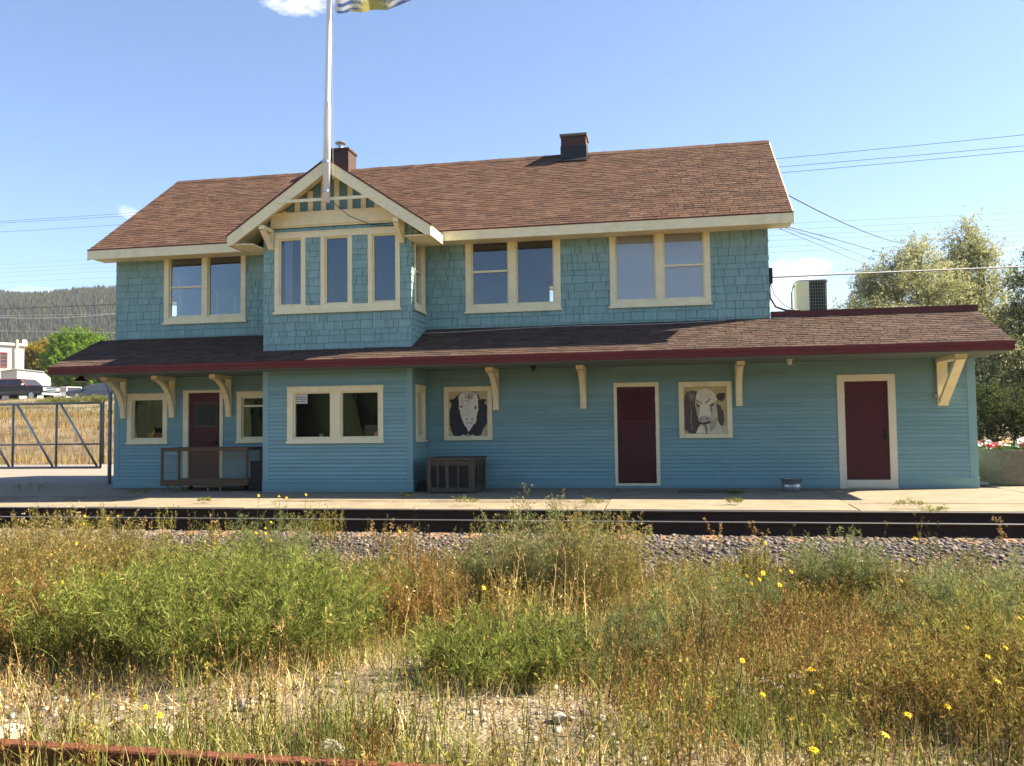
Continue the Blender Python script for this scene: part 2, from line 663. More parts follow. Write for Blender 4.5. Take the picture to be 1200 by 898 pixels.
def ground_h(x, y):
    x, y = np.asarray(x, float), np.asarray(y, float)
    z = np.full(np.broadcast(x, y).shape, -.02)
    z = z + (-.33) * sstep(-3.3, -3.6, y)
    z = z - .16 * sstep(-7.0, -8.6, y) * sstep(-14.0, -11.0, y)
    z = z + .07 * sstep(-8, -15, y)
    fg = sstep(-7.6, -8.6, y)
    z = z + fg * .035 * (np.sin(x * 1.7 + .6 * y) * np.cos(y * 1.3 - .4 * x) + .6 * np.sin(3.1 * x + 1.3) * np.sin(2.7 * y))
    left = sstep(4, -4, x)
    bank = 1.4 * sstep(13.6, 20, y) + 2.8 * np.clip((y - 15.5) / 33.5, 0, 1)
    z = z + left * bank
    z = z + left * .25 * sstep(13.5, 20, y) * np.sin(.5 * x + .2) * np.sin(.37 * y)
    return z


def axis(parts):
    out = []
    for a, b, s in parts:
        out.extend(np.arange(a, b, s).tolist())
    out.append(parts[-1][1])
    return np.array(out)


gx = axis([(-1500, -300, 200), (-300, -70, 23), (-70, -10, 1.5), (-10, 28, .4), (28, 70, 4), (70, 300, 46), (300, 1500, 200)])
gy = axis([(-400, -60, 40), (-60, -20, 4), (-20, -3, .3), (-3, 10, 1), (10, 60, 1.2), (60, 300, 20), (300, 1700, 200)])
GX, GY = np.meshgrid(gx, gy, indexing='ij')
V = np.stack([GX, GY, ground_h(GX, GY)], -1).reshape(-1, 3)
ni, nj = len(gx), len(gy)
I, J = np.meshgrid(np.arange(ni - 1), np.arange(nj - 1), indexing='ij')
Q = np.stack([I * nj + J, (I + 1) * nj + J, (I + 1) * nj + J + 1, I * nj + J + 1], -1).reshape(-1, 4)
tag(np_mesh('ground', V, Q, 'soil', smooth=True), kind='structure')

# platform slabs with open joints
mb = MB()
joints = [-24, -20, -16, -12, -8.3, -4.7, -1.2, 2.3, 5.55, 8.75, 12.0, 16.05, 19.6, 23.4, 27.5, 32, 37, 42]
rp = random.Random(3)
for a, b in zip(joints[:-1], joints[1:]):
    dz = rp.uniform(-.004, .006)
    x0_, x1_, y1_ = a + .012, b - .012, -.0 if 0 <= a < 19 else 1.6
    mb.hexa([(x0_, -4.17, -.32), (x1_, -4.17, -.32), (x1_, -3.0, -.32), (x0_, -3.0, -.32), (x0_, -4.17, -.048 + dz), (x1_, -4.17, -.048 + dz), (x1_, -3.0, dz - .02), (x0_, -3.0, dz - .02)])
    mb.hexa([(x0_, -2.999, -.32), (x1_, -2.999, -.32), (x1_, y1_, -.32), (x0_, y1_, -.32), (x0_, -2.999, dz - .02), (x1_, -2.999, dz - .02), (x1_, y1_, dz), (x0_, y1_, dz)])
mb.box(19.6, 42, 1.62, 7, -.3, .0)
tag(mb.build('platform', 'concrete', bevel=.01), kind='structure')

# yard and road strip left of the building
mb = MB()
mb.add([(-60, 1.66, -.006), (-.02, 1.66, -.006), (-.02, 13.3, -.006), (-60, 13.6, -.006)], [(0, 1, 2, 3)])
tag(mb.build('yard', 'asphalt'), kind='structure')
mb = MB()
mb.add([(-.0, 6.4, -.008), (60, 7.1, -.008), (60, 14, -.008), (-.0, 13.3, -.008)], [(0, 1, 2, 3)])
tag(mb.build('lane', 'asphalt'), kind='structure')
# upper street on the bank
mb = MB()
xs = np.linspace(-120, -20, 60)
for a, b in zip(xs[:-1], xs[1:]):
    za = [float(ground_h(p, q)) + .03 for p, q in ((a, 49.2), (b, 49.2), (b, 64), (a, 64))]
    mb.add([(a, 49.2, za[0]), (b, 49.2, za[1]), (b, 64, za[2]), (a, 64, za[3])], [(0, 1, 2, 3)])
tag(mb.build('street', 'asphalt', smooth=True), kind='structure')

# ballast bed under the main track
mb = MB()
prof = [(-8.5, -.47), (-7.9, -.39), (-7.1, -.262), (-6.7, -.235), (-3.80, -.235)]
for (y0, z0), (y1, z1) in zip(prof[:-1], prof[1:]):
    mb.add([(-60, y0, z0), (70, y0, z0), (70, y1, z1), (-60, y1, z1)], [(0, 1, 2, 3)])
tag(mb.build('ballast_bed', 'ballastbed'), kind='structure')

# hill far behind
hx = np.linspace(-1500, 900, 90)
hy = np.linspace(380, 1500, 40)
HX, HY = np.meshgrid(hx, hy, indexing='ij')


def hill_h(x, y):
    crest = np.clip(137.5 - .098 * (x + 616), 0, 145)
    crest = crest + 5 * np.sin(x * .013 + 1) + 3 * np.sin(x * .034)
    return 2 + crest * sstep(390, 740, y) * (1 - .25 * sstep(800, 1500, y)) * sstep(900, 100, x)


V = np.stack([HX, HY, hill_h(HX, HY)], -1).reshape(-1, 3)
ni, nj = HX.shape
I, J = np.meshgrid(np.arange(ni - 1), np.arange(nj - 1), indexing='ij')
Q = np.stack([I * nj + J, (I + 1) * nj + J, (I + 1) * nj + J + 1, I * nj + J + 1], -1).reshape(-1, 4)
tag(np_mesh('hill', V, Q, 'hill', smooth=True), kind='structure')
# conifer forest on the hill (one far mass)
n = 30000
tx = RNG.uniform(-900, -150, n)
ty = 395 + 370 * RNG.random(n) ** .8
tz = hill_h(tx, ty)
th = RNG.uniform(3.5, 8.5, n)
tr_ = th * RNG.uniform(.17, .28, n)
k = 7
ang = np.arange(k) * 2 * np.pi / k
VV, CC = [], []
base_c = np.array([[.017, .024, .013]]) * RNG.uniform(.5, 1.7, (n, 1)) + np.array([[.012, .007, .0]]) * RNG.random((n, 1))
golden = RNG.random(n) < .03
base_c[golden] = np.array([.06, .05, .015])
layers = ((.0, 1.0), (.42, .62), (1.0, .0))
P = np.zeros((n, 2 * k + 1, 3))
for li, (t, rr) in enumerate(layers[:2]):
    jit = RNG.uniform(.75, 1.25, (n, k))
    P[:, li * k:(li + 1) * k, 0] = tx[:, None] + np.cos(ang) * tr_[:, None] * rr * jit
    P[:, li * k:(li + 1) * k, 1] = ty[:, None] + np.sin(ang) * tr_[:, None] * rr * jit
    P[:, li * k:(li + 1) * k, 2] = (tz + th * t)[:, None]
P[:, 2 * k] = np.stack([tx, ty, tz + th], -1)
F1 = np.array([(j, (j + 1) % k, k + (j + 1) % k) for j in range(k)] + [(j, k + (j + 1) % k, k + j) for j in range(k)] + [(k + j, k + (j + 1) % k, 2 * k) for j in range(k)])
FF = (F1[None] + (np.arange(n) * (2 * k + 1))[:, None, None]).reshape(-1, 3)
tag(np_mesh('hill_forest', P.reshape(-1, 3), FF, 'needle', np.repeat(base_c, 2 * k + 1, axis=0)), kind='stuff')
# dark conifers on the near side of the line, seen only as reflections in the panes
n = 1300
tx = RNG.uniform(-70, 90, n)
ty = RNG.uniform(-62, -40, n)
tz = ground_h(tx, ty) - .1
th = RNG.uniform(5.5, 9.5, n)
tr_ = th * RNG.uniform(.2, .3, n)
low = RNG.random(n) < .35
th[low] = RNG.uniform(.7, 1.7, low.sum())
tr_[low] = RNG.uniform(.4, .9, low.sum())
ty[low] = RNG.uniform(-40, -36, low.sum())
P = np.zeros((n, 2 * k + 1, 3))
for li, (t, rr) in enumerate(layers[:2]):
    jit = RNG.uniform(.6, 1.3, (n, k))
    P[:, li * k:(li + 1) * k, 0] = tx[:, None] + np.cos(ang) * tr_[:, None] * rr * jit
    P[:, li * k:(li + 1) * k, 1] = ty[:, None] + np.sin(ang) * tr_[:, None] * rr * jit
    P[:, li * k:(li + 1) * k, 2] = (tz + th * t)[:, None]
P[:, 2 * k] = np.stack([tx, ty, tz + th], -1)
FF = (F1[None] + (np.arange(n) * (2 * k + 1))[:, None, None]).reshape(-1, 3)
cc = np.array([[.035, .05, .022]]) * RNG.uniform(.5, 1.5, (n, 1))
cc[low] = np.array([.22, .16, .06]) * RNG.uniform(.6, 1.3, (low.sum(), 1))
tag(np_mesh('far_wood', P.reshape(-1, 3), FF, 'needle', np.repeat(cc, 2 * k + 1, axis=0)), kind='stuff')

# ------------------------------------------------------------------ station building
B = empty('station_building', (9.5, 3.1, 0), 'two storey teal wooden railway station with brown shingle roof and cream trim', 'building')


class Plane:
    """wall plane: origin, unit along the wall, outward normal"""

    def __init__(self, o, u, n):
        self.o, self.u, self.n = Vector(o), Vector(u), Vector(n)

    def __call__(self, u, z, d=0.0):
        return self.o + self.u * u + self.n * d + Vector((0, 0, z))


def minus(rects, hole):
    out = []
    h0, h1, g0, g1 = hole
    for a, b, c, d in rects:
        if h1 <= a or h0 >= b or g1 <= c or g0 >= d:
            out.append((a, b, c, d))
            continue
        if g0 > c:
            out.append((a, b, c, g0))
        if g1 < d:
            out.append((a, b, g1, d))
        z0, z1 = max(c, g0), min(d, g1)
        if h0 > a:
            out.append((a, h0, z0, z1))
        if h1 < b:
            out.append((h1, b, z0, z1))
    return out


def cut(rect, holes):
    r = [rect]
    for h in holes:
        r = minus(r, h)
    return r


def slab(mb, pl, u0, u1, z0, z1, d0, d1):
    mb.hexa([pl(u0, z0, d0), pl(u1, z0, d0), pl(u1, z0, d1), pl(u0, z0, d1), pl(u0, z1, d0), pl(u1, z1, d0), pl(u1, z1, d1), pl(u0, z1, d1)])


def clap(mb, pl, u0, u1, z0, z1, holes, step=.083, lip=.024):
    rr = random.Random(int(u0 * 100 + u1 * 7))
    kz = z0
    while kz < z1 - .005:
        kt = min(kz + step, z1)
        # boards butt at random points
        cuts = [u0]
        while cuts[-1] < u1 - 1.5:
            cuts.append(min(u1, cuts[-1] + rr.uniform(2.2, 4.9)))
        if cuts[-1] < u1:
            cuts[-1:] = [u1] if len(cuts) > 1 else [cuts[-1], u1]
        for a, b in zip(cuts[:-1], cuts[1:]):
            wob = rr.uniform(-.0015, .0025)
            for (p, q, c, d) in cut((a + (.003 if a > u0 else 0), b, kz, kt), holes):
                def dd(z):
                    return .004 + (lip + wob) * (1 - (z - kz) / step)
                vs = [pl(p, c, dd(c)), pl(q, c, dd(c)), pl(q, d, dd(d)), pl(p, d, dd(d)), pl(p, c, 0), pl(q, c, 0)]
                mb.add(vs, [(0, 1, 2, 3), (4, 5, 1, 0)])
        kz = kt


def shingle(mb, pl, u0, u1, z0, z1, holes, seed=1, step=.165):
    rr = random.Random(seed)
    kz = z0
    row = 0
    while kz < z1 - .01:
        st = step * rr.choice((.72, 1.0, 1.0, 1.12))
        kt = min(kz + st, z1)
        u = u0 - rr.uniform(0, .25)
        while u < u1:
            wd = rr.choice((.12, .17, .22, .26, .3, .34, .38)) * rr.uniform(.85, 1.15)
            a, b = max(u + .0045, u0), min(u + wd - .0045, u1)
            u += wd
            if b - a < .012:
                continue
            drop = rr.uniform(-.008, .004) if row else 0
            lift = rr.uniform(.012, .022)
            skew = rr.uniform(-.0025, .0025)
            for (p, q, c, d) in cut((a, b, kz, kt), holes):
                c2 = c + drop if abs(c - kz) < 1e-6 else c
                t0, t1 = (c - kz) / st, (d - kz) / st
                e0, e1 = .006 + lift * (1 - t0), .006 + lift * (1 - t1) + .001
                vs = [pl(p, c2, e0 - skew), pl(q, c2, e0 + skew), pl(q, d, e1 + skew), pl(p, d, e1 - skew), pl(p, c2, 0), pl(q, c2, 0), pl(q, d, 0), pl(p, d, 0)]
                mb.add(vs, [(0, 1, 2, 3), (4, 5, 1, 0), (5, 6, 2, 1), (7, 4, 0, 3)])
        kz = kt
        row += 1


XB0, XB1, DB = 4.386, 7.739, 1.104
XU, XR, YBK = 15.215, 19.134, 6.2
front = Plane((0, 0, 0), (1, 0, 0), (0, -1, 0))
bayf = Plane((XB0, -DB, 0), (1, 0, 0), (0, -1, 0))
bayr = Plane((XB1, -DB, 0), (0, 1, 0), (1, 0, 0))
bayl = Plane((XB0, 0, 0), (0, -1, 0), (-1, 0, 0))
endl = Plane((0, YBK, 0), (0, -1, 0), (-1, 0, 0))
endr = Plane((XR, 0, 0), (0, 1, 0), (1, 0, 0))
endu = Plane((XU, 0, 0), (0, 1, 0), (1, 0, 0))
back = Plane((XR, YBK, 0), (-1, 0, 0), (0, 1, 0))

CREAM = 'cream'
HL = {k: [] for k in ('front', 'bayf', 'bayr', 'bayl', 'endl', 'endr', 'endu', 'back')}
PL = dict(front=front, bayf=bayf, bayr=bayr, bayl=bayl, endl=endl, endr=endr, endu=endu, back=back)


def window(pk, outer, panes, trim_d=.034, sashes=True, sill=.03, extra_open=()):
    """outer: trim outline; panes: dicts with r=(u0,u1,z0,z1), split, cover"""
    pl = PL[pk]
    o0, o1, q0, q1 = outer
    HL[pk].append((o0 + .015, o1 - .015, q0 + .015, q1 - .015))
    mb = MB()
    opens = [p['r'] for p in panes] + list(extra_open)
    rects = cut(outer, opens)
    for a, b, c, d in rects:
        slab(mb, pl, a, b, c, d, -.10, trim_d)
    if sill:
        slab(mb, pl, o0 - sill, o1 + sill, q0 - .022, q0 + .028, .036, .062)
        slab(mb, pl, o0 - .015, o1 + .015, q1 + .001, q1 + .026, .0, .052)
    fr = mb.build('window', CREAM, B, bevel=.004)
    for p in panes:
        a, b, c, d = p['r']
        s = MB()
        wd = .032
        segs = [(a + .001, a + wd, c, d), (b - wd, b - .001, c, d), (a + wd, b - wd, c + .001, c + wd + .015), (a + wd, b - wd, d - wd, d - .001)]
        if p.get('split'):
            zs = c + (d - c) * p['split']
            segs.append((a + wd, b - wd, zs - .02, zs + .022))
        if p.get('vsplit'):
            us = a + (b - a) * p['vsplit']
            segs.append((us - .022, us + .022, c + wd + .015, d - wd))
        for t in segs:
            slab(s, pl, *t, -.072, -.014)
        sash = s.build('sash', p.get('mat', CREAM), fr)
        g = MB()
        g.add([pl(a + .01, c + .01, -.045), pl(b - .01, c + .01, -.045), pl(b - .01, d - .01, -.045), pl(a + .01, d - .01, -.045)], [(0, 1, 2, 3)])
        g.build('pane', 'glass', fr)
        cv = p.get('cover')
        if cv == 'blind':
            bm_ = MB()
            z = c + .015 + (d - c) * p.get('from', 0)
            while z < d - .05:
                bm_.hexa([pl(a + .02, z, -.105), pl(b - .02, z, -.105), pl(b - .02, z + .002, -.085), pl(a + .02, z + .002, -.085), pl(a + .02, z + .029, -.112), pl(b - .02, z + .029, -.112), pl(b - .02, z + .031, -.092), pl(a + .02, z + .031, -.092)])
                z += .031
            bm_.build('blind', 'blind', fr)
        elif cv == 'curtain':
            c_ = MB()
            u0c, u1c = p['span']
            kk = 26
            for q in range(kk):
                ua, ub = u0c + (u1c - u0c) * q / kk, u0c + (u1c - u0c) * (q + 1) / kk
                da, db = -.16 + .025 * math.sin(q * 1.7), -.16 + .025 * math.sin((q + 1) * 1.7)
                c_.add([pl(ua, c, da), pl(ub, c, db), pl(ub, d, db), pl(ua, d, da)], [(0, 1, 2, 3)])
            c_.build('curtain', 'curtain', fr, smooth=True)
    return fr


ZT, ZB = 5.585, 3.90
window('front', (1.270, 3.373, ZB, ZT), [dict(r=(1.395, 2.255, 4.04, 5.50), split=.5), dict(r=(2.40, 3.26, 4.04, 5.50))])
window('front', (8.682, 10.821, ZB, ZT), [dict(r=(8.815, 9.66, 4.04, 5.50), split=.53), dict(r=(9.83, 10.68, 4.04, 5.50))])
window('front', (11.90, 14.032, ZB, ZT), [dict(r=(12.025, 12.88, 4.02, 5.50), cover='blind'), dict(r=(13.05, 13.905, 4.02, 5.50), split=.5, cover='blind')])
# bay, upper storey: three tall panes with shingled panels between
bx = lambda x: x - XB0
window('bayf', (bx(4.635), bx(7.505), 3.885, 5.645),
       [dict(r=(bx(4.735), bx(5.262), 4.04, 5.53), cover='curtain', span=(bx(4.80), bx(4.98))),
        dict(r=(bx(5.80), bx(6.34), 4.04, 5.53)), dict(r=(bx(6.885), bx(7.42), 4.04, 5.53))],
       extra_open=[(bx(5.357), bx(5.707), 4.04, 5.53), (bx(6.43), bx(6.787), 4.04, 5.53)])
window('bayr', (.20, 1.0, 3.90, 5.60), [dict(r=(.30, .90, 4.04, 5.50), split=.5)])
# lower storey
window('front', (.324, 1.381, 1.058, 2.223), [dict(r=(.445, 1.262, 1.14, 2.12))], sill=.02)
window('front', (3.157, 4.214, 1.058, 2.223), [dict(r=(3.278, 4.095, 1.14, 2.12), split=.78)], sill=.02)
window('bayf', (bx(4.932), bx(7.1145), 1.06, 2.25), [dict(r=(bx(5.07), bx(5.93), 1.135, 2.150)), dict(r=(bx(6.153), bx(7.013), 1.135, 2.150))], sill=.02)
window('bayr', (.24, .96, 1.06, 2.25), [dict(r=(.33, .87, 1.15, 2.15), cover='blind')], sill=.02)
# left end wall and back wall, upper storey (seen through the front panes)
window('endl', (YBK - 5.75, YBK - 4.05, ZB, ZT), [dict(r=(YBK - 5.65, YBK - 5.0, 4.04, 5.46)), dict(r=(YBK - 4.65, YBK - 4.15, 4.04, 5.46))])
window('endl', (YBK - 2.75, YBK - 2.05, ZB, ZT), [dict(r=(YBK - 2.65, YBK - 2.15, 4.04, 5.46))])
window('back', (XR - 3.6, XR - 2.2, ZB, ZT), [dict(r=(XR - 3.5, XR - 2.3, 4.04, 5.46))])
window('back', (XR - 10.6, XR - 9.6, ZB, ZT), [dict(r=(XR - 10.5, XR - 9.7, 4.04, 5.46))])


def door(outer, slabr, kind):
    o0, o1, q0, q1 = outer
    a, b, c, d = slabr
    HL['front'].append((o0 + .012, o1 - .012, q0, q1 - .012))
    mb = MB()
    slab(mb, front, a + .004, b - .004, c, d - .004, -.055, -.012)
    if kind == 'louvre':
        for q in range(11):
            z = c + (d - c) * (.66 + .027 * q)
            mb.hexa([front(a + .08, z, -.012), front(b - .09, z, -.012), front(b - .09, z, .006), front(a + .08, z, .006), front(a + .08, z + .035, -.012), front(b - .09, z + .035, -.012), front(b - .09, z + .035, -.008), front(a + .08, z + .035, -.008)])
    if kind == 'plain':
        pass
    dr = mb.build('door', 'maroon', B, bevel=.003)
    f = MB()
    for t in cut(outer, [(a, b, c, d)]):
        slab(f, front, *t, -.08, .036)
    f.build('door_frame', 'cream2' if kind == 'plain' else CREAM, dr, bevel=.004)
    h = MB()
    hu = a + .075 if kind == 'louvre' else b - .075
    hz = c + (d - c) * (.44 if kind != 'glazed' else .45)
    h.tube([front(hu, hz, -.014), front(hu, hz, .05)], .014, 10)
    h.lathe((hu, -.055, hz), [(.004, -.032), (.026, -.02), (.032, 0), (.026, .02), (.004, .032)], 12)
    slab(h, front, hu - .028, hu + .028, hz - .08, hz + .12, -.011, -.005)
    h.lathe((hu, -.012, hz + .13), [(.02, -.02), (.024, 0), (.02, .02)], 10)
    h.build('handle', 'black', dr, smooth=False)
    for f_ in (.12, .5, .86):
        hg = MB()
        hx_ = b - .004 if kind == 'louvre' else a + .004
        hz2 = c + (d - c) * f_
        hg.tube([front(hx_, hz2 - .05, -.004), front(hx_, hz2 + .05, -.004)], .009, 8)
        hg.build('hinge', 'greypipe', dr)
    if kind == 'glazed':
        p0, p1, p2, p3 = at(230.5, 473, 0)[0], at(253, 498, 0)[0], at(242, 499, 0)[2], at(242, 473.5, 0)[2]
        g = MB()
        g.add([front(p0, p2, .002), front(p1, p2, .002), front(p1, p3, .002), front(p0, p3, .002)], [(0, 1, 2, 3)])
        fz = MB()
        for t in cut((p0 - .035, p1 + .035, p2 - .035, p3 + .035), [(p0, p1, p2, p3)]):
            slab(fz, front, *t, -.011, .012)
        fz.build('glazing_bead', 'greywood', dr)
        g.build('pane', 'carglass', dr)
    return dr


door((1.79, 2.81, .02, 2.30), (1.924, 2.726, .12, 2.235), 'glazed')
door((11.934, 12.891, .055, 2.263), (12.0, 12.815, .105, 2.17), 'louvre')
door((16.513, 17.642, .0, 2.33), (16.655, 17.498, .175, 2.19), 'plain')
mb = MB()
slab(mb, front, 16.66, 17.49, .03, .15, .038, .06)
mb.build('door_sill', 'cream2', B, bevel=.003)

# walls: backing, clapboards below, shingles above, corner boards
ZL = 2.72
mb = MB()
for k, L, z1 in (('front', XU, 5.70), ('endl', YBK, 5.7)):
    for r_ in cut((0, L, 0, z1), HL[k] + ([(XB0 + .1, XB1 - .1, 0, 5.6)] if k == 'front' else [])):
        slab(mb, PL[k], *r_, -.14, 0)
for r_ in cut((XR - XU, XR, 0, 5.7), HL['back']):
    slab(mb, back, *r_, -.14, 0)
slab(mb, back, 0, XR - XU, 0, 3.44, -.14, 0)
for r_ in cut((XU, XR, 0, 3.55), HL['front']):
    slab(mb, front, *r_, -.14, 0)
slab(mb, endr, .14, YBK - .14, 0, 3.5, -.14, 0)
slab(mb, endu, .14, YBK - .14, 2.9, 5.7, -.14, 0)
for k, L in (('bayf', XB1 - XB0), ('bayr', DB), ('bayl', DB)):
    a, b = (0, L) if k == 'bayf' else (.14, L + .1) if k == 'bayr' else (-.1, L - .14)
    for r_ in cut((a, b, 0, 5.7), HL[k]):
        slab(mb, PL[k], *r_, -.14, 0)
mb.build('wall_core', 'walldark', B)

mb = MB()
ZS = .20
clap(mb, front, .11, XB0, ZS, ZL, HL['front'])
clap(mb, front, XB1, XR - .13, ZS, ZL, HL['front'])
clap(mb, bayf, .11, XB1 - XB0 - .11, ZS, ZL, HL['bayf'])
clap(mb, bayr, .10, DB - .02, ZS, ZL, HL['bayr'])
clap(mb, bayl, .02, DB - .11, ZS, ZL, HL['bayl'])
clap(mb, endl, .1, YBK - .1, ZS, 3.4, HL['endl'])
clap(mb, endr, .13, YBK - .1, ZS, 3.4, HL['endr'])
low = mb.build('lower_wall', 'clap', B)
mb = MB()
for pl, u0, u1 in ((front, -.024, .11), (front, XR - .13, XR + .024), (bayf, -.024, .11), (bayf, XB1 - XB0 - .11, XB1 - XB0 + .024)):
    slab(mb, pl, u0, u1, ZS, ZL, 0, .026)
for pl, u0, u1 in ((bayr, .003, .10), (bayl, DB - .11, DB - .003), (endl, YBK - .10, YBK - .003), (endr, .003, .13)):
    slab(mb, pl, u0, u1, ZS, ZL, 0, .024)
# skirting board with a drip cap
for pl, u0, u1 in ((front, -.03, XB0 - .035), (front, XB1 + .035, XR + .03), (bayf, -.032, XB1 - XB0 + .032), (bayr, .0, DB), (bayl, 0, DB), (endl, 0, YBK), (endr, 0, YBK)):
    hs = [(h[0] - .02, h[1] + .02, h[2] - .001 if h[2] > .03 else -1, 9) for h in HL['front'] if h[2] < .3] if pl is front else []
    for t in cut((u0, u1, .045, ZS), hs):
        slab(mb, pl, *t, 0, .032)
    for t in cut((u0, u1, ZS - .0, ZS + .022), hs):
        slab(mb, pl, *t, 0, .044)
    for t in cut((u0, u1, .0, .045), hs):
        slab(mb, pl, *t, -.02, .018)
mb.build('corner_board', 'clap', B, bevel=.003)

mb = MB()
shingle(mb, front, -.01, XB0, 3.40, 5.68, HL['front'], 11)
shingle(mb, front, XB1, XU + .01, 3.42, 5.68, HL['front'], 12)
bw = XB1 - XB0
bh = []
for h in HL['bayf']:
    if h[2] > 3:
        bh = cut(h, [(bx(5.357), bx(5.707), 4.04, 5.53), (bx(6.43), bx(6.787), 4.04, 5.53)])
shingle(mb, bayf, -.016, bw + .016, 3.05, 5.75, bh, 13)
shingle(mb, bayr, -.005, DB - .02, 3.05, 5.68, HL['bayr'], 14)
shingle(mb, bayl, .02, DB + .005, 3.05, 5.68, HL['bayl'], 15)
shingle(mb, endl, 0, YBK, 3.4, 5.68, HL['endl'], 16)
shingle(mb, endu, 0, YBK, 3.4, 5.68, [], 17)
mb.build('upper_wall', 'shing', B)
# panels between the bay panes (backing)
mb = MB()
for a, b in ((5.345, 5.72), (6.418, 6.80)):
    slab(mb, bayf, bx(a), bx(b), 4.03, 5.54, -.08, 0)
mb.build('bay_panel', 'flatteal', B)

# floors, ceilings and rooms inside
mb = MB()
mb.box(.15, XU - .15, -.0, YBK - .15, 3.25, 3.32)
mb.box(.15, XU - .15, .0, YBK - .15, 5.62, 5.66)
mb.box(XB0 + .15, XB1 - .15, -DB + .15, -.001, 3.25, 3.32)
mb.box(XB0 + .15, XB1 - .15, -DB + .15, -.001, 5.62, 5.66)
for x in (4.1, 8.05, 11.3):
    mb.box(x, x + .1, .16, YBK - .16, 3.33, 5.61)
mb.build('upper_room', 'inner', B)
mb = MB()
mb.box(.15, XR - .15, .15, YBK - .15, -.05, .05)
mb.box(XB0 + .15, XB1 - .15, -DB + .15, .149, -.05, .05)
mb.box(.15, XR - .15, 2.9, 3.0, .06, 3.2)
for x in (4.5, 7.9):
    mb.box(x, x + .1, .16, 2.89, .06, 3.2)
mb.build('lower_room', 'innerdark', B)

# ---------------- roofs
def tabs(mb, O, U, S, Nn, L, H, seed, course=.118, wtab=.24, clipfn=None):
    O, U, S, Nn = Vector(O), Vector(U), Vector(S), Vector(Nn)
    rr = random.Random(seed)
    s, row = -.02, 0
    while s < H:
        e = min(s + course + .02, H)
        u = -((row % 2) * wtab * .5 + rr.uniform(0, .06))
        while u < L:
            wd = wtab * rr.choice((.55, .8, 1, 1, 1.25))
            a, b = max(u + .006, 0), min(u + wd - .006, L)
            u += wd
            if b - a < .02:
                continue
            if clipfn and clipfn((a + b) / 2, s):
                continue
            t = rr.uniform(.008, .016)
            dr = rr.uniform(-.004, .004)
            A, Bq, C, D = O + U * a + S * (s + dr), O + U * b + S * (s + dr), O + U * b + S * e, O + U * a + S * e
            mb.add([A + Nn * t, Bq + Nn * t, C + Nn * .002, D + Nn * .002, A, Bq, C, D], [(0, 1, 2, 3), (4, 5, 1, 0), (5, 6, 2, 1), (7, 4, 0, 3)])
        s += course
        row += 1


RX0, RX1 = -.33, 15.66
EO, EZ, RY, RZ = .60, 5.655, 3.10, 8.31
sl = (RZ - EZ) / (RY + EO)
SL = math.hypot(RZ - EZ, RY + EO)
Sv = Vector((0, RY + EO, RZ - EZ)).normalized()
Nv = Vector((0, -Sv.z, Sv.y))
Sb, Nb = Vector((0, -Sv.y, Sv.z)), Vector((0, Sv.z, Sv.y))
# dormer over the bay
AX, AZ, GY0 = 6.062, 7.10, -1.62
HW, GE = 2.245, 5.575
gs = (AZ - GE) / HW
GS = math.hypot(HW, AZ - GE)
GYB = RY - (RZ - AZ) / sl


def in_dormer(u, s):
    x = RX0 + u
    y = -EO + s * Sv.y
    z = EZ + s * Sv.z
    return z < AZ - gs * abs(x - AX) - .06


mb = MB()
tabs(mb, (RX0, -EO, EZ), (1, 0, 0), Sv, Nv, RX1 - RX0, SL, 1, clipfn=in_dormer)
tabs(mb, (RX1, 2 * RY + EO, EZ), (-1, 0, 0), Sb, Nb, RX1 - RX0, SL, 2)
roof = mb.build('main_roof', 'roof', B)
mb = MB()
# deck, split round the dormer opening
for a, b in ((RX0, RX1),):
    T = Nv * .075
    T2 = Nb * .075
    for (c, d, lo) in ((a, 4.3, -EO), (4.3, 7.83, .6), (7.83, b, -EO)):
        zlo = EZ + (lo + EO) * sl
        p = [Vector((c, lo, zlo)), Vector((d, lo, zlo)), Vector((d, RY, RZ)), Vector((c, RY, RZ))]
        mb.hexa([q - T for q in p] + p)
    p = [Vector((b, 2 * RY + EO, EZ)), Vector((a, 2 * RY + EO, EZ)), Vector((a, RY, RZ)), Vector((b, RY, RZ))]
    mb.hexa([q - T2 for q in p] + p)
mb.build('roof_deck', 'deck', roof)
mb = MB()
x = RX0
rr = random.Random(5)
while x < RX1 - .05:
    e = min(x + .3, RX1)
    h = rr.uniform(.012, .022)
    mb.add([(x, RY - .15, RZ - .15 * sl + h), (e, RY - .15, RZ - .15 * sl + h + .004), (e, RY, RZ + h + .014), (x, RY, RZ + h + .008), (e, RY + .15, RZ - .15 * sl + h + .004), (x, RY + .15, RZ - .15 * sl + h)], [(0, 1, 2, 3), (3, 2, 4, 5)])
    x = e
mb.build('ridge_cap', 'roof', roof)
# eave fascia, rake boards, soffits
mb = MB()
FZ0 = EZ - .24
for a, b in ((RX0, AX - HW + .06), (AX + HW - .06, RX1)):
    mb.box(a, b, -EO - .022, -EO + .012, FZ0, EZ - .03)
mb.box(RX0, RX1, 2 * RY + EO - .01, 2 * RY + EO + .02, FZ0, EZ - .03)
for x0 in (RX0 - .025, RX1):
    for sgn in (1, -1):
        f = (lambda u, v, d: (d, RY - u, v)) if sgn == 1 else (lambda u, v, d: (d, RY + u, v))
        ww = RY + EO + .02
        mb.prism([(0, RZ - .02), (ww, RZ - .02 - ww * sl), (ww, RZ - .26 - ww * sl), (0, RZ - .26)], f, x0, x0 + .025)
mb.build('fascia', CREAM, roof, bevel=.004)
mb = MB()
for a, b in ((RX0 + .002, XB0 - .02), (XB1 + .02, RX1 - .002)):
    mb.box(a, b, -EO + .014, -.002, FZ0 + .03, FZ0 + .045)
    mb.box(a + .03, b - .03, -EO + .02, -.03, FZ0 + .05, FZ0 + .06)
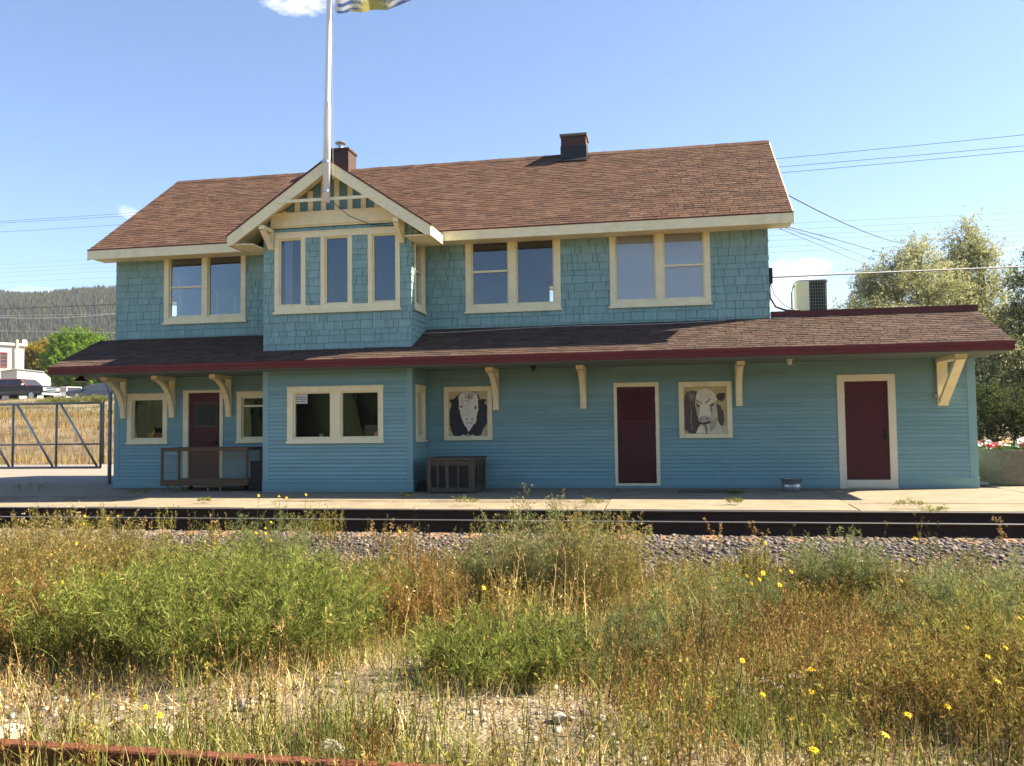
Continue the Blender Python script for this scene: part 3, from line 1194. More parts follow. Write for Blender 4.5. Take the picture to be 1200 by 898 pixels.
mb.box(RX0 + .002, RX1 - .002, 2 * RY + .02, 2 * RY + EO - .02, FZ0 + .03, FZ0 + .045)
mb.build('soffit', 'cream', roof)
mb = MB()
for a, b in ((RX0 - .02, AX - HW + .05), (AX + HW - .05, RX1 + .02)):
    mb = MB()
    mb.box(a, b, -EO - .035, -EO + .03, EZ - .028, EZ - .004)
    mb.build('drip_edge', 'darkred', roof)
# gable end triangles
mb = MB()
for x0 in (.0, XU - .14):
    mb = MB()
    mb.prism([(0, 5.66), (YBK, 5.66), (RY, RZ - .12)], lambda u, v, d: (d, u, v), x0, x0 + .14)
    mb.build('gable_end', 'shing', B)

# dormer gable
mb = MB()
Gr = Vector((-HW, 0, AZ - GE)).normalized()     # up the right slope
Gl = Vector((HW, 0, AZ - GE)).normalized()
Nr, Nl = Vector((AZ - GE, 0, HW)).normalized(), Vector((-(AZ - GE), 0, HW)).normalized()


def clip_r(u, s):
    y = GY0 + u
    z = GE + s * Gr.z
    return z < EZ + (y + EO) * sl - .03 and y > -EO


tabs(mb, (AX + HW, GY0, GE), (0, 1, 0), Gr, Nr, GYB - GY0 + .05, GS, 21, clipfn=clip_r)
tabs(mb, (AX - HW, GY0, GE), (0, 1, 0), Gl, Nl, GYB - GY0 + .05, GS, 22, clipfn=clip_r)
groof = mb.build('gable_roof', 'roof', B)
mb = MB()
for sx, nn in ((1, Nr), (-1, Nl)):
    # deck follows the valley so it never stands above the main roof
    yv = -EO + (GE - EZ) / sl
    ye = max(yv, -EO)
    p = [Vector((AX + sx * HW, GY0, GE)), Vector((AX + sx * HW, -EO, GE)), Vector((AX, GYB, AZ)), Vector((AX, GY0, AZ))]
    mb.hexa([q - nn * .07 for q in p] + p)
mb.build('gable_deck', 'cream', groof)
mb = MB()
for sx in (1, -1):
    f = lambda u, v, d, sx=sx: (AX + sx * u, d, v)
    o = .0
    mb.prism([(.0, AZ - .03), (HW + .03, GE - .045), (HW + .03, GE - .26), (HW - .10, GE - .23), (.0, AZ - .30)], f, GY0 - .03, GY0 + .015)
mb.build('bargeboard', CREAM, groof, bevel=.004)
mb = MB()
for sx in (1, -1):
    f = lambda u, v, d, sx=sx: (AX + sx * u, d, v)
    mb.prism([(.0, AZ + .012), (HW + .05, GE - .028), (HW + .05, GE - .055), (.0, AZ - .028)], f, GY0 - .045, GY0 + .05)
mb.build('drip_edge', 'darkred', groof)
mb = MB()
for sx in (1, -1):
    mb = MB()
    x = AX + sx * (HW + .02)
    mb.box(x - .014, x + .014, GY0 + .016, -EO - .024, GE - .25, GE - .05)
    a, b = sorted((AX + sx * (HW - .0), AX + sx * (XB1 - AX + .02)))
    mb.box(a, b, GY0 + .02, -EO + .01, GE - .235, GE - .215)
    mb.build('gable_return', CREAM, groof, bevel=.003)
# gable infill: teal ground, cream battens, beam, tie
mb = MB()
mb.prism([(XB0 + .0, 5.76), (XB1, 5.76), (XB1, 5.80), (AX, AZ - .12), (XB0, 5.80)], lambda u, v, d: (u, d, v), -DB - .0, -DB + .1)
mb.build('gable_infill', 'flatteal', B)
mb = MB()
for i in range(-4, 5):
    x = AX + i * .305 + .02
    top = AZ - .1 - gs * (abs(x - AX) + .06)
    if top > 6.12:
        mb = MB()
        mb.box(x - .058, x + .058, -DB - .028, -DB - .002, 6.102, top)
        mb.build('batten', CREAM, B, bevel=.003)
mb = MB()
mb.box(XB0 + .18, XB1 - .18, -DB - .075, -DB - .0205, 5.80, 6.10)
mb.box(XB0 - .01, XB1 + .01, -DB - .045, -DB - .02, 5.765, 5.798)
mb.build('gable_beam', CREAM, B, bevel=.004)
mb = MB()
zt = 6.205
hw = (AZ - .15 - zt) / gs
mb.box(AX - hw, AX + hw, GY0 - .055, GY0 - .032, zt - .03, zt + .035)
mb.build('collar_tie', CREAM, B, bevel=.003)


def bracket(x, z0, z1, depth, w, curved, name='bracket', yw=0.0, mat=CREAM, sway=0.0):
    """knee brace: wall leg, top arm and a curved or straight strut"""
    mb = MB()
    mb.box(x - w / 2, x + w / 2, yw - .085, yw - .02, z0, z1)
    mb.box(x - w / 2 - .008, x + w / 2 + .008, yw - depth, yw - .02, z1 + .002, z1 + .085)
    n = 9 if curved else 2
    pts = []
    for i in range(n):
        t = i / (n - 1)
        yy = yw - .05 - (depth - .10) * t
        if curved:
            zz = z0 + .07 + (z1 - z0 - .07) * math.sin(t * math.pi / 2) ** .9
            yy = yw - .05 - (depth - .10) * (1 - math.cos(t * math.pi / 2)) ** .9
        else:
            zz = z0 + .05 + (z1 - z0 - .05) * t
        pts.append((yy, zz))
    hw_ = w * .44
    for a, b in zip(pts[:-1], pts[1:]):
        mb.bar((x, a[0], a[1]), (x, b[0], b[1]), hw_ * 2 - .004, .085, up=(1, 0, 0)) if False else mb.hexa([
            (x - hw_, a[0] - .045, a[1] - .02), (x + hw_, a[0] - .045, a[1] - .02), (x + hw_, a[0] + .045, a[1] + .02), (x - hw_, a[0] + .045, a[1] + .02),
            (x - hw_, b[0] - .045, b[1] - .02), (x + hw_, b[0] - .045, b[1] - .02), (x + hw_, b[0] + .045, b[1] + .02), (x - hw_, b[0] + .045, b[1] + .02)])
    return mb.build(name, mat, B, bevel=.003)


for x in (.24, 1.52, 2.97):
    bracket(x, 1.66, 2.53, .80, .14, True)
for x in (9.35, 11.28, 14.55):
    bracket(x, 1.72, 2.53, .80, .135, True)
bracket(18.53, 1.66, 2.53, 1.25, .2, False)
for x in (4.56, 7.56):
    bracket(x, 5.30, 5.66, .50, .11, False, yw=-DB)
mb = MB()
mb.hexa([(19.16, 1.2, 2.1), (19.26, 1.2, 2.1), (19.26, 1.3, 2.1), (19.16, 1.3, 2.1), (19.42, 1.2, 2.58), (19.52, 1.2, 2.58), (19.52, 1.3, 2.58), (19.42, 1.3, 2.58)])
mb.box(19.16, 19.55, 1.19, 1.31, 2.585, 2.64)
mb.build('bracket', CREAM, B)

# canopy roof along the front
CP, CZ, CW = 1.75, 2.80, 3.555
CX0, CX1 = -.42, 19.27
cs = (CW - CZ) / CP
Sc = Vector((0, CP, CW - CZ)).normalized()
Nc = Vector((0, -Sc.z, Sc.y))
CL = math.hypot(CP, CW - CZ)


def in_bay(u, s):
    x, y = CX0 + u, -CP + s * Sc.y
    return XB0 - .02 < x < XB1 + .02 and y > -DB


mb = MB()
MT['roof2'] = MT['roof'].copy()  # canopy copy of the shingles: greyer tone, also darkened to deepen its shade
for _e in MT['roof2'].node_tree.nodes:
    if _e.type == 'VALTORGB':
        for _c in _e.color_ramp.elements:
            v_ = _c.color
            _c.color = (v_[0] * .80, v_[1] * .92, v_[2] * 1.02, 1)
tabs(mb, (CX0, -CP, CZ), (1, 0, 0), Sc, Nc, CX1 - CX0, CL - .002, 31, clipfn=in_bay)
croof = mb.build('canopy_roof', 'roof2', B)
mb = MB()
for c, d, yt in ((CX0, XB0 - .003, -.003), (XB0 - .003, XB1 + .003, -DB - .003), (XB1 + .003, CX1, -.003)):
    zt_ = CZ + (yt + CP) * cs
    p = [Vector((c, -CP, CZ)), Vector((d, -CP, CZ)), Vector((d, yt, zt_)), Vector((c, yt, zt_))]
    mb.hexa([q - Nc * .06 for q in p] + [q - Nc * .001 for q in p])
mb.build('roof_deck', 'deck', croof)
mb = MB()
mb.box(CX0 - .01, CX1 + .01, -CP - .03, -CP + .004, CZ - .165, CZ - .022)
mb.box(CX0 - .02, CX1 + .02, -CP - .055, -CP - .031, CZ - .075, CZ - .012)
for x in (CX0 - .012, CX1 - .012):
    mb.prism([(-CP + .005, CZ - .165), (-.03, CZ - .165), (-.03, CW - .03), (-CP + .005, CZ - .03)], lambda u, v, d: (d, u, v), x, x + .024)
mb.build('fascia', 'red', croof, bevel=.004)
mb = MB()
mb.box(CX0 + .013, XB0 - .028, -CP + .006, -.045, CZ - .185, CZ - .167)
mb.box(XB1 + .028, CX1 - .013, -CP + .006, -.045, CZ - .185, CZ - .167)
mb.box(XB0 - .027, XB1 + .027, -CP + .006, -DB - .045, CZ - .185, CZ - .167)
mb.build('soffit', 'soffit', croof)
# flat roof of the wing with a parapet board
mb = MB()
mb.box(XU + .002, CX1 - .02, .06, YBK + .2, 3.45, 3.56)
mb.box(CX0 + .02, -.002, .0, YBK, 3.40, 3.47)
mb.build('flat_roof', 'tar', B)
mb = MB()
mb.box(XU + .03, CX1 - .01, -.02, .055, 3.565, 3.69)
mb.build('parapet', 'darkred', B)
mb = MB()
rr = random.Random(9)
pts = []
for i in range(40):
    t = i / 39
    x = XU - .9 - t * 7.0
    s = .10 + .05 * math.sin(t * 9) + .16 * t
    pts.append((x, -s - .02, CW - (s + .02) * cs + .022))
mb.tube(pts, .008, 6)
mb.build('roof_cable', 'wirepale', B)

# chimneys
mb = MB()
mb.box(10.54, 11.17, 2.78, 3.42, 7.6, 8.70)
ch = mb.build('chimney', 'brick', B)
mb = MB()
mb.box(10.525, 11.185, 2.765, 3.435, 7.6, 8.44)
mb.add([(10.44, 2.62, 8.02), (11.27, 2.62, 8.02), (11.27, 2.765, 8.14), (10.44, 2.765, 8.14)], [(0, 1, 2, 3)])
mb.build('flashing', 'tar', ch)
mb = MB()
mb.box(10.51, 11.20, 2.75, 3.45, 8.701, 8.755)
mb.build('chimney_crown', 'planter', ch)
mb = MB()
mb.box(4.30, 4.83, 2.82, 3.40, 7.5, 8.78)
ch = mb.build('chimney', 'brick', B)
mb = MB()
mb.box(4.27, 4.86, 2.79, 3.43, 8.781, 8.84)
mb.build('chimney_crown', 'brick', ch)
mb = MB()
mb.lathe((4.52, 3.05, 8.85), [(.11, 0), (.10, .05), (.08, .06), (.08, .17), (.14, .175), (.155, .20), (.11, .24), (.03, .26)], 16)
mb.build('chimney_pot', 'metal', ch, smooth=False)
# service box, conduit and small fittings on the wall
mb = MB()
mb.box(XU + .01, XU + .09, .0, .16, 4.30, 4.62)
mb.build('service_box', 'black', B)
mb = MB()
mb.tube([(XU + .03, .1, 4.4), (XU + .04, .1, 4.0), (XU + .15, .1, 3.8), (XU + .35, .1, 3.72), (XU + .6, .1, 3.71)], .022, 8)
mb.build('service_cable', 'black', B, smooth=True)
mb = MB()
mb.tube([(XU + .03, .05, 4.35), (XU + .12, .05, 4.05), (XU + .32, .05, 3.82), (XU + .5, .05, 3.72)], .009, 6)
mb.build('service_cable', 'black', B, smooth=True)
mb = MB()
cx = at(1094, 440, 0)[0]
mb.tube([(cx, -.03, 2.60), (cx, -.03, 1.95), (cx + .01, -.03, 1.80)], .012, 8)
mb.lathe((cx + .01, -.035, 1.87), [(.02, -.05), (.045, -.03), (.045, .03), (.02, .05)], 10)
mb.build('conduit', 'greypipe', B, smooth=True)
mb = MB()
mb.tube([(6.2, -1.60, 6.14), (6.45, -1.35, 5.9), (6.85, -1.16, 5.74), (7.3, -1.15, 5.69), (7.5, -1.15, 5.69)], .008, 6)
mb.build('gable_cable', 'wire', B, smooth=True)

# ------------------------------------------------------------------ things on the building
# flagpole and flag
fp = empty('flagpole', (6.09, -1.73, 6.15), 'tall white flagpole fixed to the front of the gable', 'flagpole')
mb = MB()
mb.tube([(6.09, -1.73, 6.12), (6.12, -1.73, 8.1), (6.125, -1.73, 8.3), (6.165, -1.73, 10.4), (6.19, -1.73, 12.1)], [.078, .074, .062, .056, .046], 14)
mb.build('pole', 'whitepole', fp, smooth=True)
mb = MB()
for z in (6.35, 6.98):
    mb.lathe((6.095, -1.73, z), [(.082, -.03), (.088, -.025), (.088, .025), (.082, .03)], 14)
    mb.box(6.03, 6.155, -1.70, -1.655, z - .025, z + .025)
mb.build('clamp', 'metal', fp)
mb = MB()
mb.lathe((6.19, -1.73, 12.1), [(.02, 0), (.08, .05), (.1, .1), (.08, .15), (.02, .19)], 14)
mb.build('finial', 'metal', fp, smooth=True)
mb = MB()
mb.tube([(6.25, -1.75, 6.6), (6.255, -1.77, 9), (6.26, -1.76, 12.05)], .005, 5)
mb.build('halyard', 'wirepale', fp)

nu, nv = 170, 110
FX0, FX1, FZ_, FH = 6.30, 7.98, 10.17, 1.05


def flagcol(u, v):
    BL, WH, YE, RD = (.10, .15, .34), (.55, .58, .56), (.42, .37, .10), (.4, .06, .06)
    if u < .028:
        return WH
    a = (u - .5) * 1.62
    if v > .60:
        b = (v - .60) / .40
        if abs(b - .5) < .10 or abs(u - .5) < .035:
            return RD
        if abs(b - .5) < .17 or abs(u - .5) < .06:
            return WH
        q = abs(abs(u - .5) * .8 - abs(b - .5))
        return RD if q < .03 else WH if q < .08 else BL
    r = math.hypot(a, v)
    th_ = math.atan2(v, a)
    if r < .17:
        return YE
    if r < .52:
        k_ = (th_ / math.pi * 15) % 1.0
        if abs(k_ - .5) < .5 * (.52 - r) / .35 * .92 + .04:
            return YE if r < .40 or abs(k_ - .5) < .2 else YE
    wv = (v + .022 * math.sin(u * 2 * math.pi * 3.0)) / .60
    return BL if (wv * 4.0) % 1.0 < .5 else WH


vs = np.zeros((nu + 1, nv + 1, 3))
for i in range(nu + 1):
    u = i / nu
    sag = -.05 * math.sin(u * math.pi) + .06 * max(0, u - .7) / .3
    for j in range(nv + 1):
        v = j / nv
        rip = .05 * u ** .6 * math.sin(u * 9.5 + v * 1.2) + .02 * math.sin(u * 21 + 2 * v)
        vs[i, j] = (FX0 + (FX1 - FX0) * u, -1.74 - .05 * u + rip * 1.2, FZ_ + FH * v + sag * (1 - .5 * v) + .01 * math.sin(u * 9))
V4, C4, Q4 = [], [], []
for i in range(nu):
    for j in range(nv):
        b = len(V4)
        V4 += [vs[i, j], vs[i + 1, j], vs[i + 1, j + 1], vs[i, j + 1]]
        C4 += [flagcol((i + .5) / nu, (j + .5) / nv)] * 4
        Q4.append((b, b + 1, b + 2, b + 3))
fl = np_mesh('flag', np.array(V4), np.array(Q4), M_leaf('flag_fabric', .35, .8, .1), np.array(C4))
tag(fl, 'blue and white wavy provincial flag with a yellow sun flying from the pole', 'flag')


# framed cow pictures (painted boards)
def rough(poly, amp, seed, step=.03):
    rr = random.Random(seed)
    out = []
    for (a, b), (c, d) in zip(poly, poly[1:] + poly[:1]):
        L = math.hypot(c - a, d - b)
        n_ = max(1, int(L / step))
        for i in range(n_):
            t = i / n_
            k_ = amp if i else amp * .3
            out.append((a + (c - a) * t + rr.uniform(-k_, k_), b + (d - b) * t + rr.uniform(-k_, k_)))
    return out


def fill(mb, poly, x0, z0, W, H, y, col, hole_depth=.002):
    """flat painted shape: triangulated polygon, 2 mm proud of what is below"""
    bm = bmesh.new()
    vv = [bm.verts.new((x0 + W * u, y, z0 + H * v)) for u, v in poly]
    es = [bm.edges.new((vv[i], vv[(i + 1) % len(vv)])) for i in range(len(vv))]
    bmesh.ops.triangle_fill(bm, edges=es, use_beauty=True)
    bm.verts.index_update()
    mb.col = col
    mb.add([v.co[:] for v in bm.verts], [tuple(v.index for v in f.verts) for f in bm.faces])
    bm.free()


def picture(x0, x1, z0, z1, shapes, norm, bgc, label, seed):
    e = empty('cow_picture', ((x0 + x1) / 2, -.03, z0), label, 'picture', 'cow portraits hung on the wall')
    tw = .105
    mb = MB()
    for t in cut((x0, x1, z0, z1), [(x0 + tw, x1 - tw, z0 + tw * .85, z1 - tw)]):
        slab(mb, front, *t, .022, .062)
    mb.build('frame', CREAM, e, bevel=.004)
    mb = MB()
    ix0, ix1, iz0, iz1 = x0 + tw - .005, x1 - tw + .005, z0 + tw * .85 - .005, z1 - tw + .005
    mb.col = bgc
    slab(mb, front, ix0, ix1, iz0, iz1, .020, .034)
    X0, Y0, X1, Y1 = norm
    y = -.034
    for i, (poly, col, amp) in enumerate(shapes):
        y -= .0016
        q = [((a - X0) / (X1 - X0), 1 - (b - Y0) / (Y1 - Y0)) for a, b in poly]
        q = rough(q, amp, seed + i)
        q = [(min(max(a, .012), .988), min(max(b, .012), .988)) for a, b in q]
        fill(mb, q, ix0, iz0, ix1 - ix0, iz1 - iz0, y, col)
    mb.build('painted_board', 'paint', e)
    return e


def blob(cx_, cy_, rx, ry, n_=10):
    return [(cx_ + rx * math.cos(2 * math.pi * i / n_), cy_ + ry * math.sin(2 * math.pi * i / n_)) for i in range(n_)]


BLK, WHT, GRY, TAN = (.022, .022, .028), (.78, .74, .58), (.30, .27, .22), (.55, .44, .22)
c1 = [([(475, 204), (430, 212), (385, 245), (345, 280), (325, 300), (285, 298), (282, 322), (310, 352), (300, 385), (280, 420), (280, 600), (300, 680), (335, 738), (640, 738), (662, 680), (716, 590), (722, 380), (690, 350), (716, 302), (640, 298), (625, 260), (600, 225), (560, 207)], BLK, .010),
      ([(400, 240), (440, 214), (500, 204), (560, 212), (600, 237), (622, 300), (620, 370), (612, 450), (595, 520), (582, 590), (555, 605), (535, 640), (505, 690), (480, 640), (450, 600), (425, 540), (405, 460), (395, 380), (388, 300)], WHT, .014),
      (blob(420, 388, 20, 9), BLK, .004), (blob(585, 400, 9, 26), BLK, .004), (blob(487, 541, 14, 12), GRY, .004), (blob(548, 541, 14, 12), GRY, .004),
      ([(480, 578), (550, 578), (560, 590), (515, 584), (470, 590)], GRY, .004), ([(500, 700), (520, 740), (470, 740)], GRY, .006),
      ([(405, 738), (440, 722), (480, 738)], WHT, .004), ([(520, 738), (550, 722), (580, 738)], WHT, .004)]
rr = random.Random(4)
for i in range(46):
    c1.append((blob(510 + rr.gauss(0, 38), 270 + rr.gauss(0, 34), rr.uniform(3, 8), rr.uniform(3, 8), 5), (.10, .09, .075), .004))
for i in range(30):
    c1.append((blob(490 + rr.gauss(0, 45), 420 + rr.gauss(0, 60), rr.uniform(2, 6), rr.uniform(2, 6), 5), (.3, .27, .2), .004))
for i in range(40):
    c1.append((blob(rr.choice((330, 680)) + rr.gauss(0, 25), rr.uniform(380, 690), rr.uniform(1.5, 3), rr.uniform(4, 13), 5), (.10, .10, .10), .003))
picture(8.1617, 9.2611, 1.0594, 2.2506, c1, (268, 200, 728, 745), TAN, 'framed picture of a black cow with a white face facing forward', 100)
BRN, DBR, CRM, DKL = (.10, .07, .058), (.05, .036, .034), (.78, .70, .50), (.14, .105, .075)
c2 = [([(230, 245), (290, 240), (345, 255), (340, 290), (320, 340), (315, 390), (330, 470), (345, 560), (375, 600), (350, 640), (330, 702), (250, 702), (200, 650), (198, 330)], BRN, .012),
      ([(330, 290), (350, 240), (400, 222), (430, 215), (500, 250), (535, 300), (545, 350), (520, 370), (540, 420), (545, 500), (570, 600), (610, 640), (648, 706), (320, 706), (345, 640), (375, 600), (350, 540), (335, 470), (320, 390), (318, 340)], CRM, .008),
      ([(535, 300), (570, 270), (632, 275), (630, 312), (605, 362), (565, 352)], DBR, .012), ([(540, 385), (578, 405), (612, 480), (620, 560), (604, 624), (575, 622), (552, 560), (545, 450)], BRN, .008),
      ([(232, 262), (262, 252), (315, 270), (322, 320), (300, 362), (262, 350), (238, 310)], (.19, .15, .125), .012), ([(262, 285), (300, 290), (302, 330), (275, 335)], (.30, .26, .21), .010),
      ([(265, 380), (285, 470), (275, 560), (290, 660), (275, 665), (262, 560), (268, 470)], (.27, .22, .16), .006),
      ([(470, 395), (530, 360), (540, 430), (520, 520), (470, 600), (455, 560), (485, 500)], (.56, .49, .33), .006),
      ([(318, 345), (335, 342), (368, 420), (358, 500), (345, 520), (328, 440)], (.50, .43, .27), .006),
      ([(345, 540), (375, 515), (440, 515), (475, 535), (478, 570), (430, 592), (380, 588), (350, 568)], (.46, .42, .34), .005),
      ([(330, 345), (340, 340), (392, 380), (386, 388)], DKL, .002), ([(430, 382), (424, 374), (478, 326), (484, 332)], DKL, .002),
      ([(322, 392), (345, 388), (368, 404), (362, 420), (340, 416)], DKL, .004), ([(465, 400), (500, 382), (522, 384), (505, 410), (478, 416)], DKL, .004), ([(474, 420), (492, 418), (496, 470), (482, 480)], (.26, .20, .13), .005),
      (blob(372, 552, 13, 8), DKL, .003), (blob(440, 546, 15, 9), DKL, .003), ([(352, 574), (400, 590), (478, 568), (468, 592), (422, 606), (372, 602)], DBR, .004),
      ([(375, 604), (425, 608), (440, 640), (436, 706), (420, 706), (416, 640)], (.24, .19, .13), .005),
      ([(470, 600), (540, 520), (552, 560), (520, 640), (470, 690)], (.44, .38, .25), .006),
      ([(575, 640), (648, 620), (648, 700), (600, 690)], (.60, .52, .34), .006)]
for i in range(36):
    c2.append((blob(430 + rr.gauss(0, 55), 285 + rr.gauss(0, 32), rr.uniform(2, 7), rr.uniform(2, 5), 5), (.42, .35, .24), .003))
for i in range(60):
    c2.append((blob(rr.uniform(205, 310), rr.uniform(350, 690), rr.uniform(1, 3), rr.uniform(5, 20), 5), rr.choice(((.14, .11, .09), (.03, .025, .025))), .003))
for i in range(30):
    c2.append((blob(rr.uniform(480, 630), rr.uniform(620, 700), rr.uniform(3, 12), rr.uniform(1, 3), 5), (.3, .26, .19), .003))
picture(13.3071, 14.4043, 1.0594, 2.2506, c2, (195, 195, 650, 710), (.50, .40, .17), 'framed picture of a brown and white cow with its head turned', 200)

# paper sign inside the bay window
sg = empty('window_sign', (5.215, -1.135, 1.9), 'small white paper sign with a red heading in the lower bay window', 'sign')
mb = MB()
slab(mb, bayf, bx(5.075), bx(5.372), 1.905, 2.148, -.043, -.036)
mb.build('sheet', 'sign', sg)
mb = MB()
slab(mb, bayf, bx(5.12), bx(5.21), 2.105, 2.135, -.036, -.0345)
mb.build('heading', 'signred', sg)
mb = MB()
for z, spans in ((2.105, ((5.092, 5.115), (5.215, 5.35))), (2.038, ((5.10, 5.345),)), (1.993, ((5.09, 5.165), (5.185, 5.27), (5.295, 5.35))), (1.94, ((5.12, 5.20), (5.225, 5.325)))):
    for a, b in spans:
        u = a
        while u < b:
            slab(mb, bayf, bx(u), bx(u + .011), z, z + .022, -.0355, -.034)
            u += .0165
mb.build('text_lines', 'signink', sg)
# small things on the sill
mb = MB()
mb.lathe((5.66, -.98, 1.135), [(.03, 0), (.04, .01), (.042, .11), (.04, .115)], 12)
tag(mb.build('mug', 'sign', smooth=False), 'white mug on the sill inside the lower bay window', 'mug')
mb = MB()
for t in cut((bx(6.64), bx(7.0), 1.14, 1.42), [(bx(6.655), bx(6.985), 1.155, 1.405)]):
    slab(mb, bayf, *t, -.16, -.14)
slab(mb, bayf, bx(6.655), bx(6.985), 1.155, 1.405, -.155, -.15)
tag(mb.build('leaning_frame', 'planter'), 'small pale framed board leaning inside the right lower bay pane', 'frame')
# orange box seen through the far left window
mb = MB()
mb.box(.62, 1.15, .35, .6, 1.0, 1.30)
tag(mb.build('box', M('orange_box', (.5, .16, .04))), 'orange box on the sill inside the far left ground floor window', 'box')


def lamp(p, label):
    e = empty('hanging_lamp', p, label, 'lamp', 'dark lamps hanging under the canopy')
    mb = MB()
    mb.tube([(p[0], p[1], p[2] + .02), (p[0], p[1], 2.62)], .012, 8)
    mb.lathe((p[0], p[1], p[2] - .02), [(.05, .08), (.055, .0), (.04, -.0)], 12)
    mb.build('stem', 'black', e)
    mb = MB()
    n_ = 20
    prof = [(.04, .10), (.06, .06), (.12, .02), (.17, -.03)]
    mb.lathe(p, prof, n_)
    mb.build('lamp_shade', 'black', e, smooth=True)
    mb = MB()
    mb.lathe(p, [(.155, -.034), (.158, -.031)], n_)
    mb.build('reflector', 'cream2', e)
    return e


l1 = at(95, 446, -1.2)
l2 = at(214, 436.5, -1.0)
lamp(tuple(l1), 'dark shaded lamp hanging under the far left canopy end, outside the wall')
lamp((l2[0], l2[1], l2[2]), 'dark shaded lamp hanging above the glazed maroon door')
for px, lab in ((625, 'tiny dark light fitting under the canopy between two brackets'), (925, 'tiny white bulb holder under the canopy left of the right door')):
    p = at(px, 424 if px < 700 else 417, -1.0)
    mb = MB()
    mb.lathe((p[0], -1.0, 2.53), [(.03, -.03), (.045, .0), (.045, .04), (.06, .045), (.06, .082)], 12)
    tag(mb.build('light_fitting', 'black' if px < 700 else 'sign', smooth=False), lab, 'light')

# AC unit on the flat roof
ac = empty('air_conditioner', (16.57, 3.3, 3.56), 'beige and black air conditioner unit on the flat roof', 'air conditioner')
x0, x1, y0, y1, z0, z1 = 16.20, 16.95, 2.95, 3.70, 3.58, 4.80


def rrect(a, b, c, d, r, n_=5):
    out = []
    for cx_, cy_, s0 in ((b - r, d - r, 0), (a + r, d - r, 90), (a + r, c + r, 180), (b - r, c + r, 270)):
        for i in range(n_):
            t = R(s0 + 90 * i / (n_ - 1))
            out.append((cx_ + r * math.cos(t), cy_ + r * math.sin(t)))
    return out


mb = MB()
mb.prism(rrect(x0 + .03, x1 - .03, y0 + .03, y1 - .03, .1), lambda u, v, d: (u, v, d), z0 + .03, z1 - .03)
mb.build('coil', 'acgrille', ac)
mb = MB()
mb.prism(rrect(x0, x1, y0, y1, .11), lambda u, v, d: (u, v, d), z1 - .028, z1)
mb.build('rim', 'greypipe', ac)
mb = MB()
mb.prism(rrect(x0, x1, y0, y1, .11), lambda u, v, d: (u, v, d), z0 - .02, z0 + .028)
mb.build('rim', 'greypipe', ac)
mb = MB()
mb.box(x0 - .012, x0 + .29, y0 - .008, y0 + .02, z0 + .50, z1 - .03)
mb.box(x0 + .06, x0 + .29, y0 - .004, y0 + .02, z0 + .03, z0 + .499)
mb.box(x0 - .012, x0 + .02, y0 + .021, y0 + .4, z0 + .03, z1 - .03)
mb.build('panel', 'accream', ac, bevel=.008)
mb = MB()
for i in range(15):
    z = z0 + .06 + i * .078
    mb.box(x0 + .295, x1 - .06, y0 + .004, y0 + .014, z, z + .006)
for i in range(7):
    x = x0 + .31 + i * .06
    mb.box(x, x + .006, y0 + .001, y0 + .011, z0 + .03, z1 - .03)
mb.build('guard', 'greypipe', ac)
mb = MB()
mb.tube([(16.1, 3.1, 3.58), (16.1, 3.1, 4.5), (16.14, 3.12, 4.66), (16.2, 3.15, 4.7)], .02, 8)
mb.build('pipe', 'greypipe', ac, smooth=True)

# ------------------------------------------------------------------ things on the platform
# mesh-sided cart
ct = empty('baggage_cart', (2.9, -.85, 0), 'low brown wooden cart with see-through mesh sides in front of the left door', 'cart')
CA, CB_, CY0, CY1, CZ0, CZ1 = 1.85, 3.93, -.98, -.30, .15, .97
mb = MB()
mb.box(CA, CB_, CY0, CY1, CZ0 - .02, CZ0 + .03)
mb.box(CA - .02, CB_ + .02, CY0 - .03, CY0 - .001, CZ0 - .03, CZ0 + .10)
mb.box(CA - .02, CB_ + .02, CY1 + .001, CY1 + .03, CZ0 - .03, CZ0 + .10)
mb.build('bed', 'wood', ct, bevel=.005)
mb = MB()
for y in (CY0, CY1):
    mb.box(CA - .01, CB_ + .01, y - .03, y + .03, CZ1 - .075, CZ1)
for x in (CA, CB_):
    mb.box(x - .025, x + .025, CY0 + .031, CY1 - .031, CZ1 - .07, CZ1 - .005)
mb.build('top_rail', 'wood', ct, bevel=.004)
for x, y in ((CA + .012, CY0), (CB_ - .012, CY0), (CA + .012, CY1), (CB_ - .012, CY1)):
    mb = MB()
    mb.box(x - .022, x + .022, y - .022, y + .022, CZ0 + .031, CZ1 - .076)
    mb.build('post', 'wood', ct)
for (a, b) in (((CA + .03, CY0), (CB_ - .03, CY0)), ((CA + .03, CY1), (CB_ - .03, CY1)), ((CB_, CY0 + .03), (CB_, CY1 - .03)), ((CA, CY0 + .03), (CA, CY1 - .03))):
    mb = MB()
    mb.add([(*a, CZ0 + .03), (*b, CZ0 + .03), (*b, CZ1 - .07), (*a, CZ1 - .07)], [(0, 1, 2, 3)])
    mb.build('mesh_side', 'screen', ct)
for x in (CA + .12, CA + .42, CB_ - .98, CB_ - .68):
    mb = MB()
    mb.tube([(x, CY0 + .06, 0), (x, CY0 + .06, CZ0)], .016, 8)
    mb.build('leg', 'greypipe', ct)
for x in (CA + .35, CB_ - .35):
    mb = MB()
    mb.tube([(x, CY1 - .1, .07), (x + .05, CY1 - .1, .07)], .07, 16)
    mb.build('wheel', 'tyre', ct)
mb = MB()
mb.box(3.98, 4.34, -.95, -.12, .0, .62)
mb.box(3.97, 4.35, -.96, -.11, .621, .66)
tag(mb.build('storage_box', 'black', bevel=.01), 'black box in the corner beside the bay wall and the mesh cart', 'box')

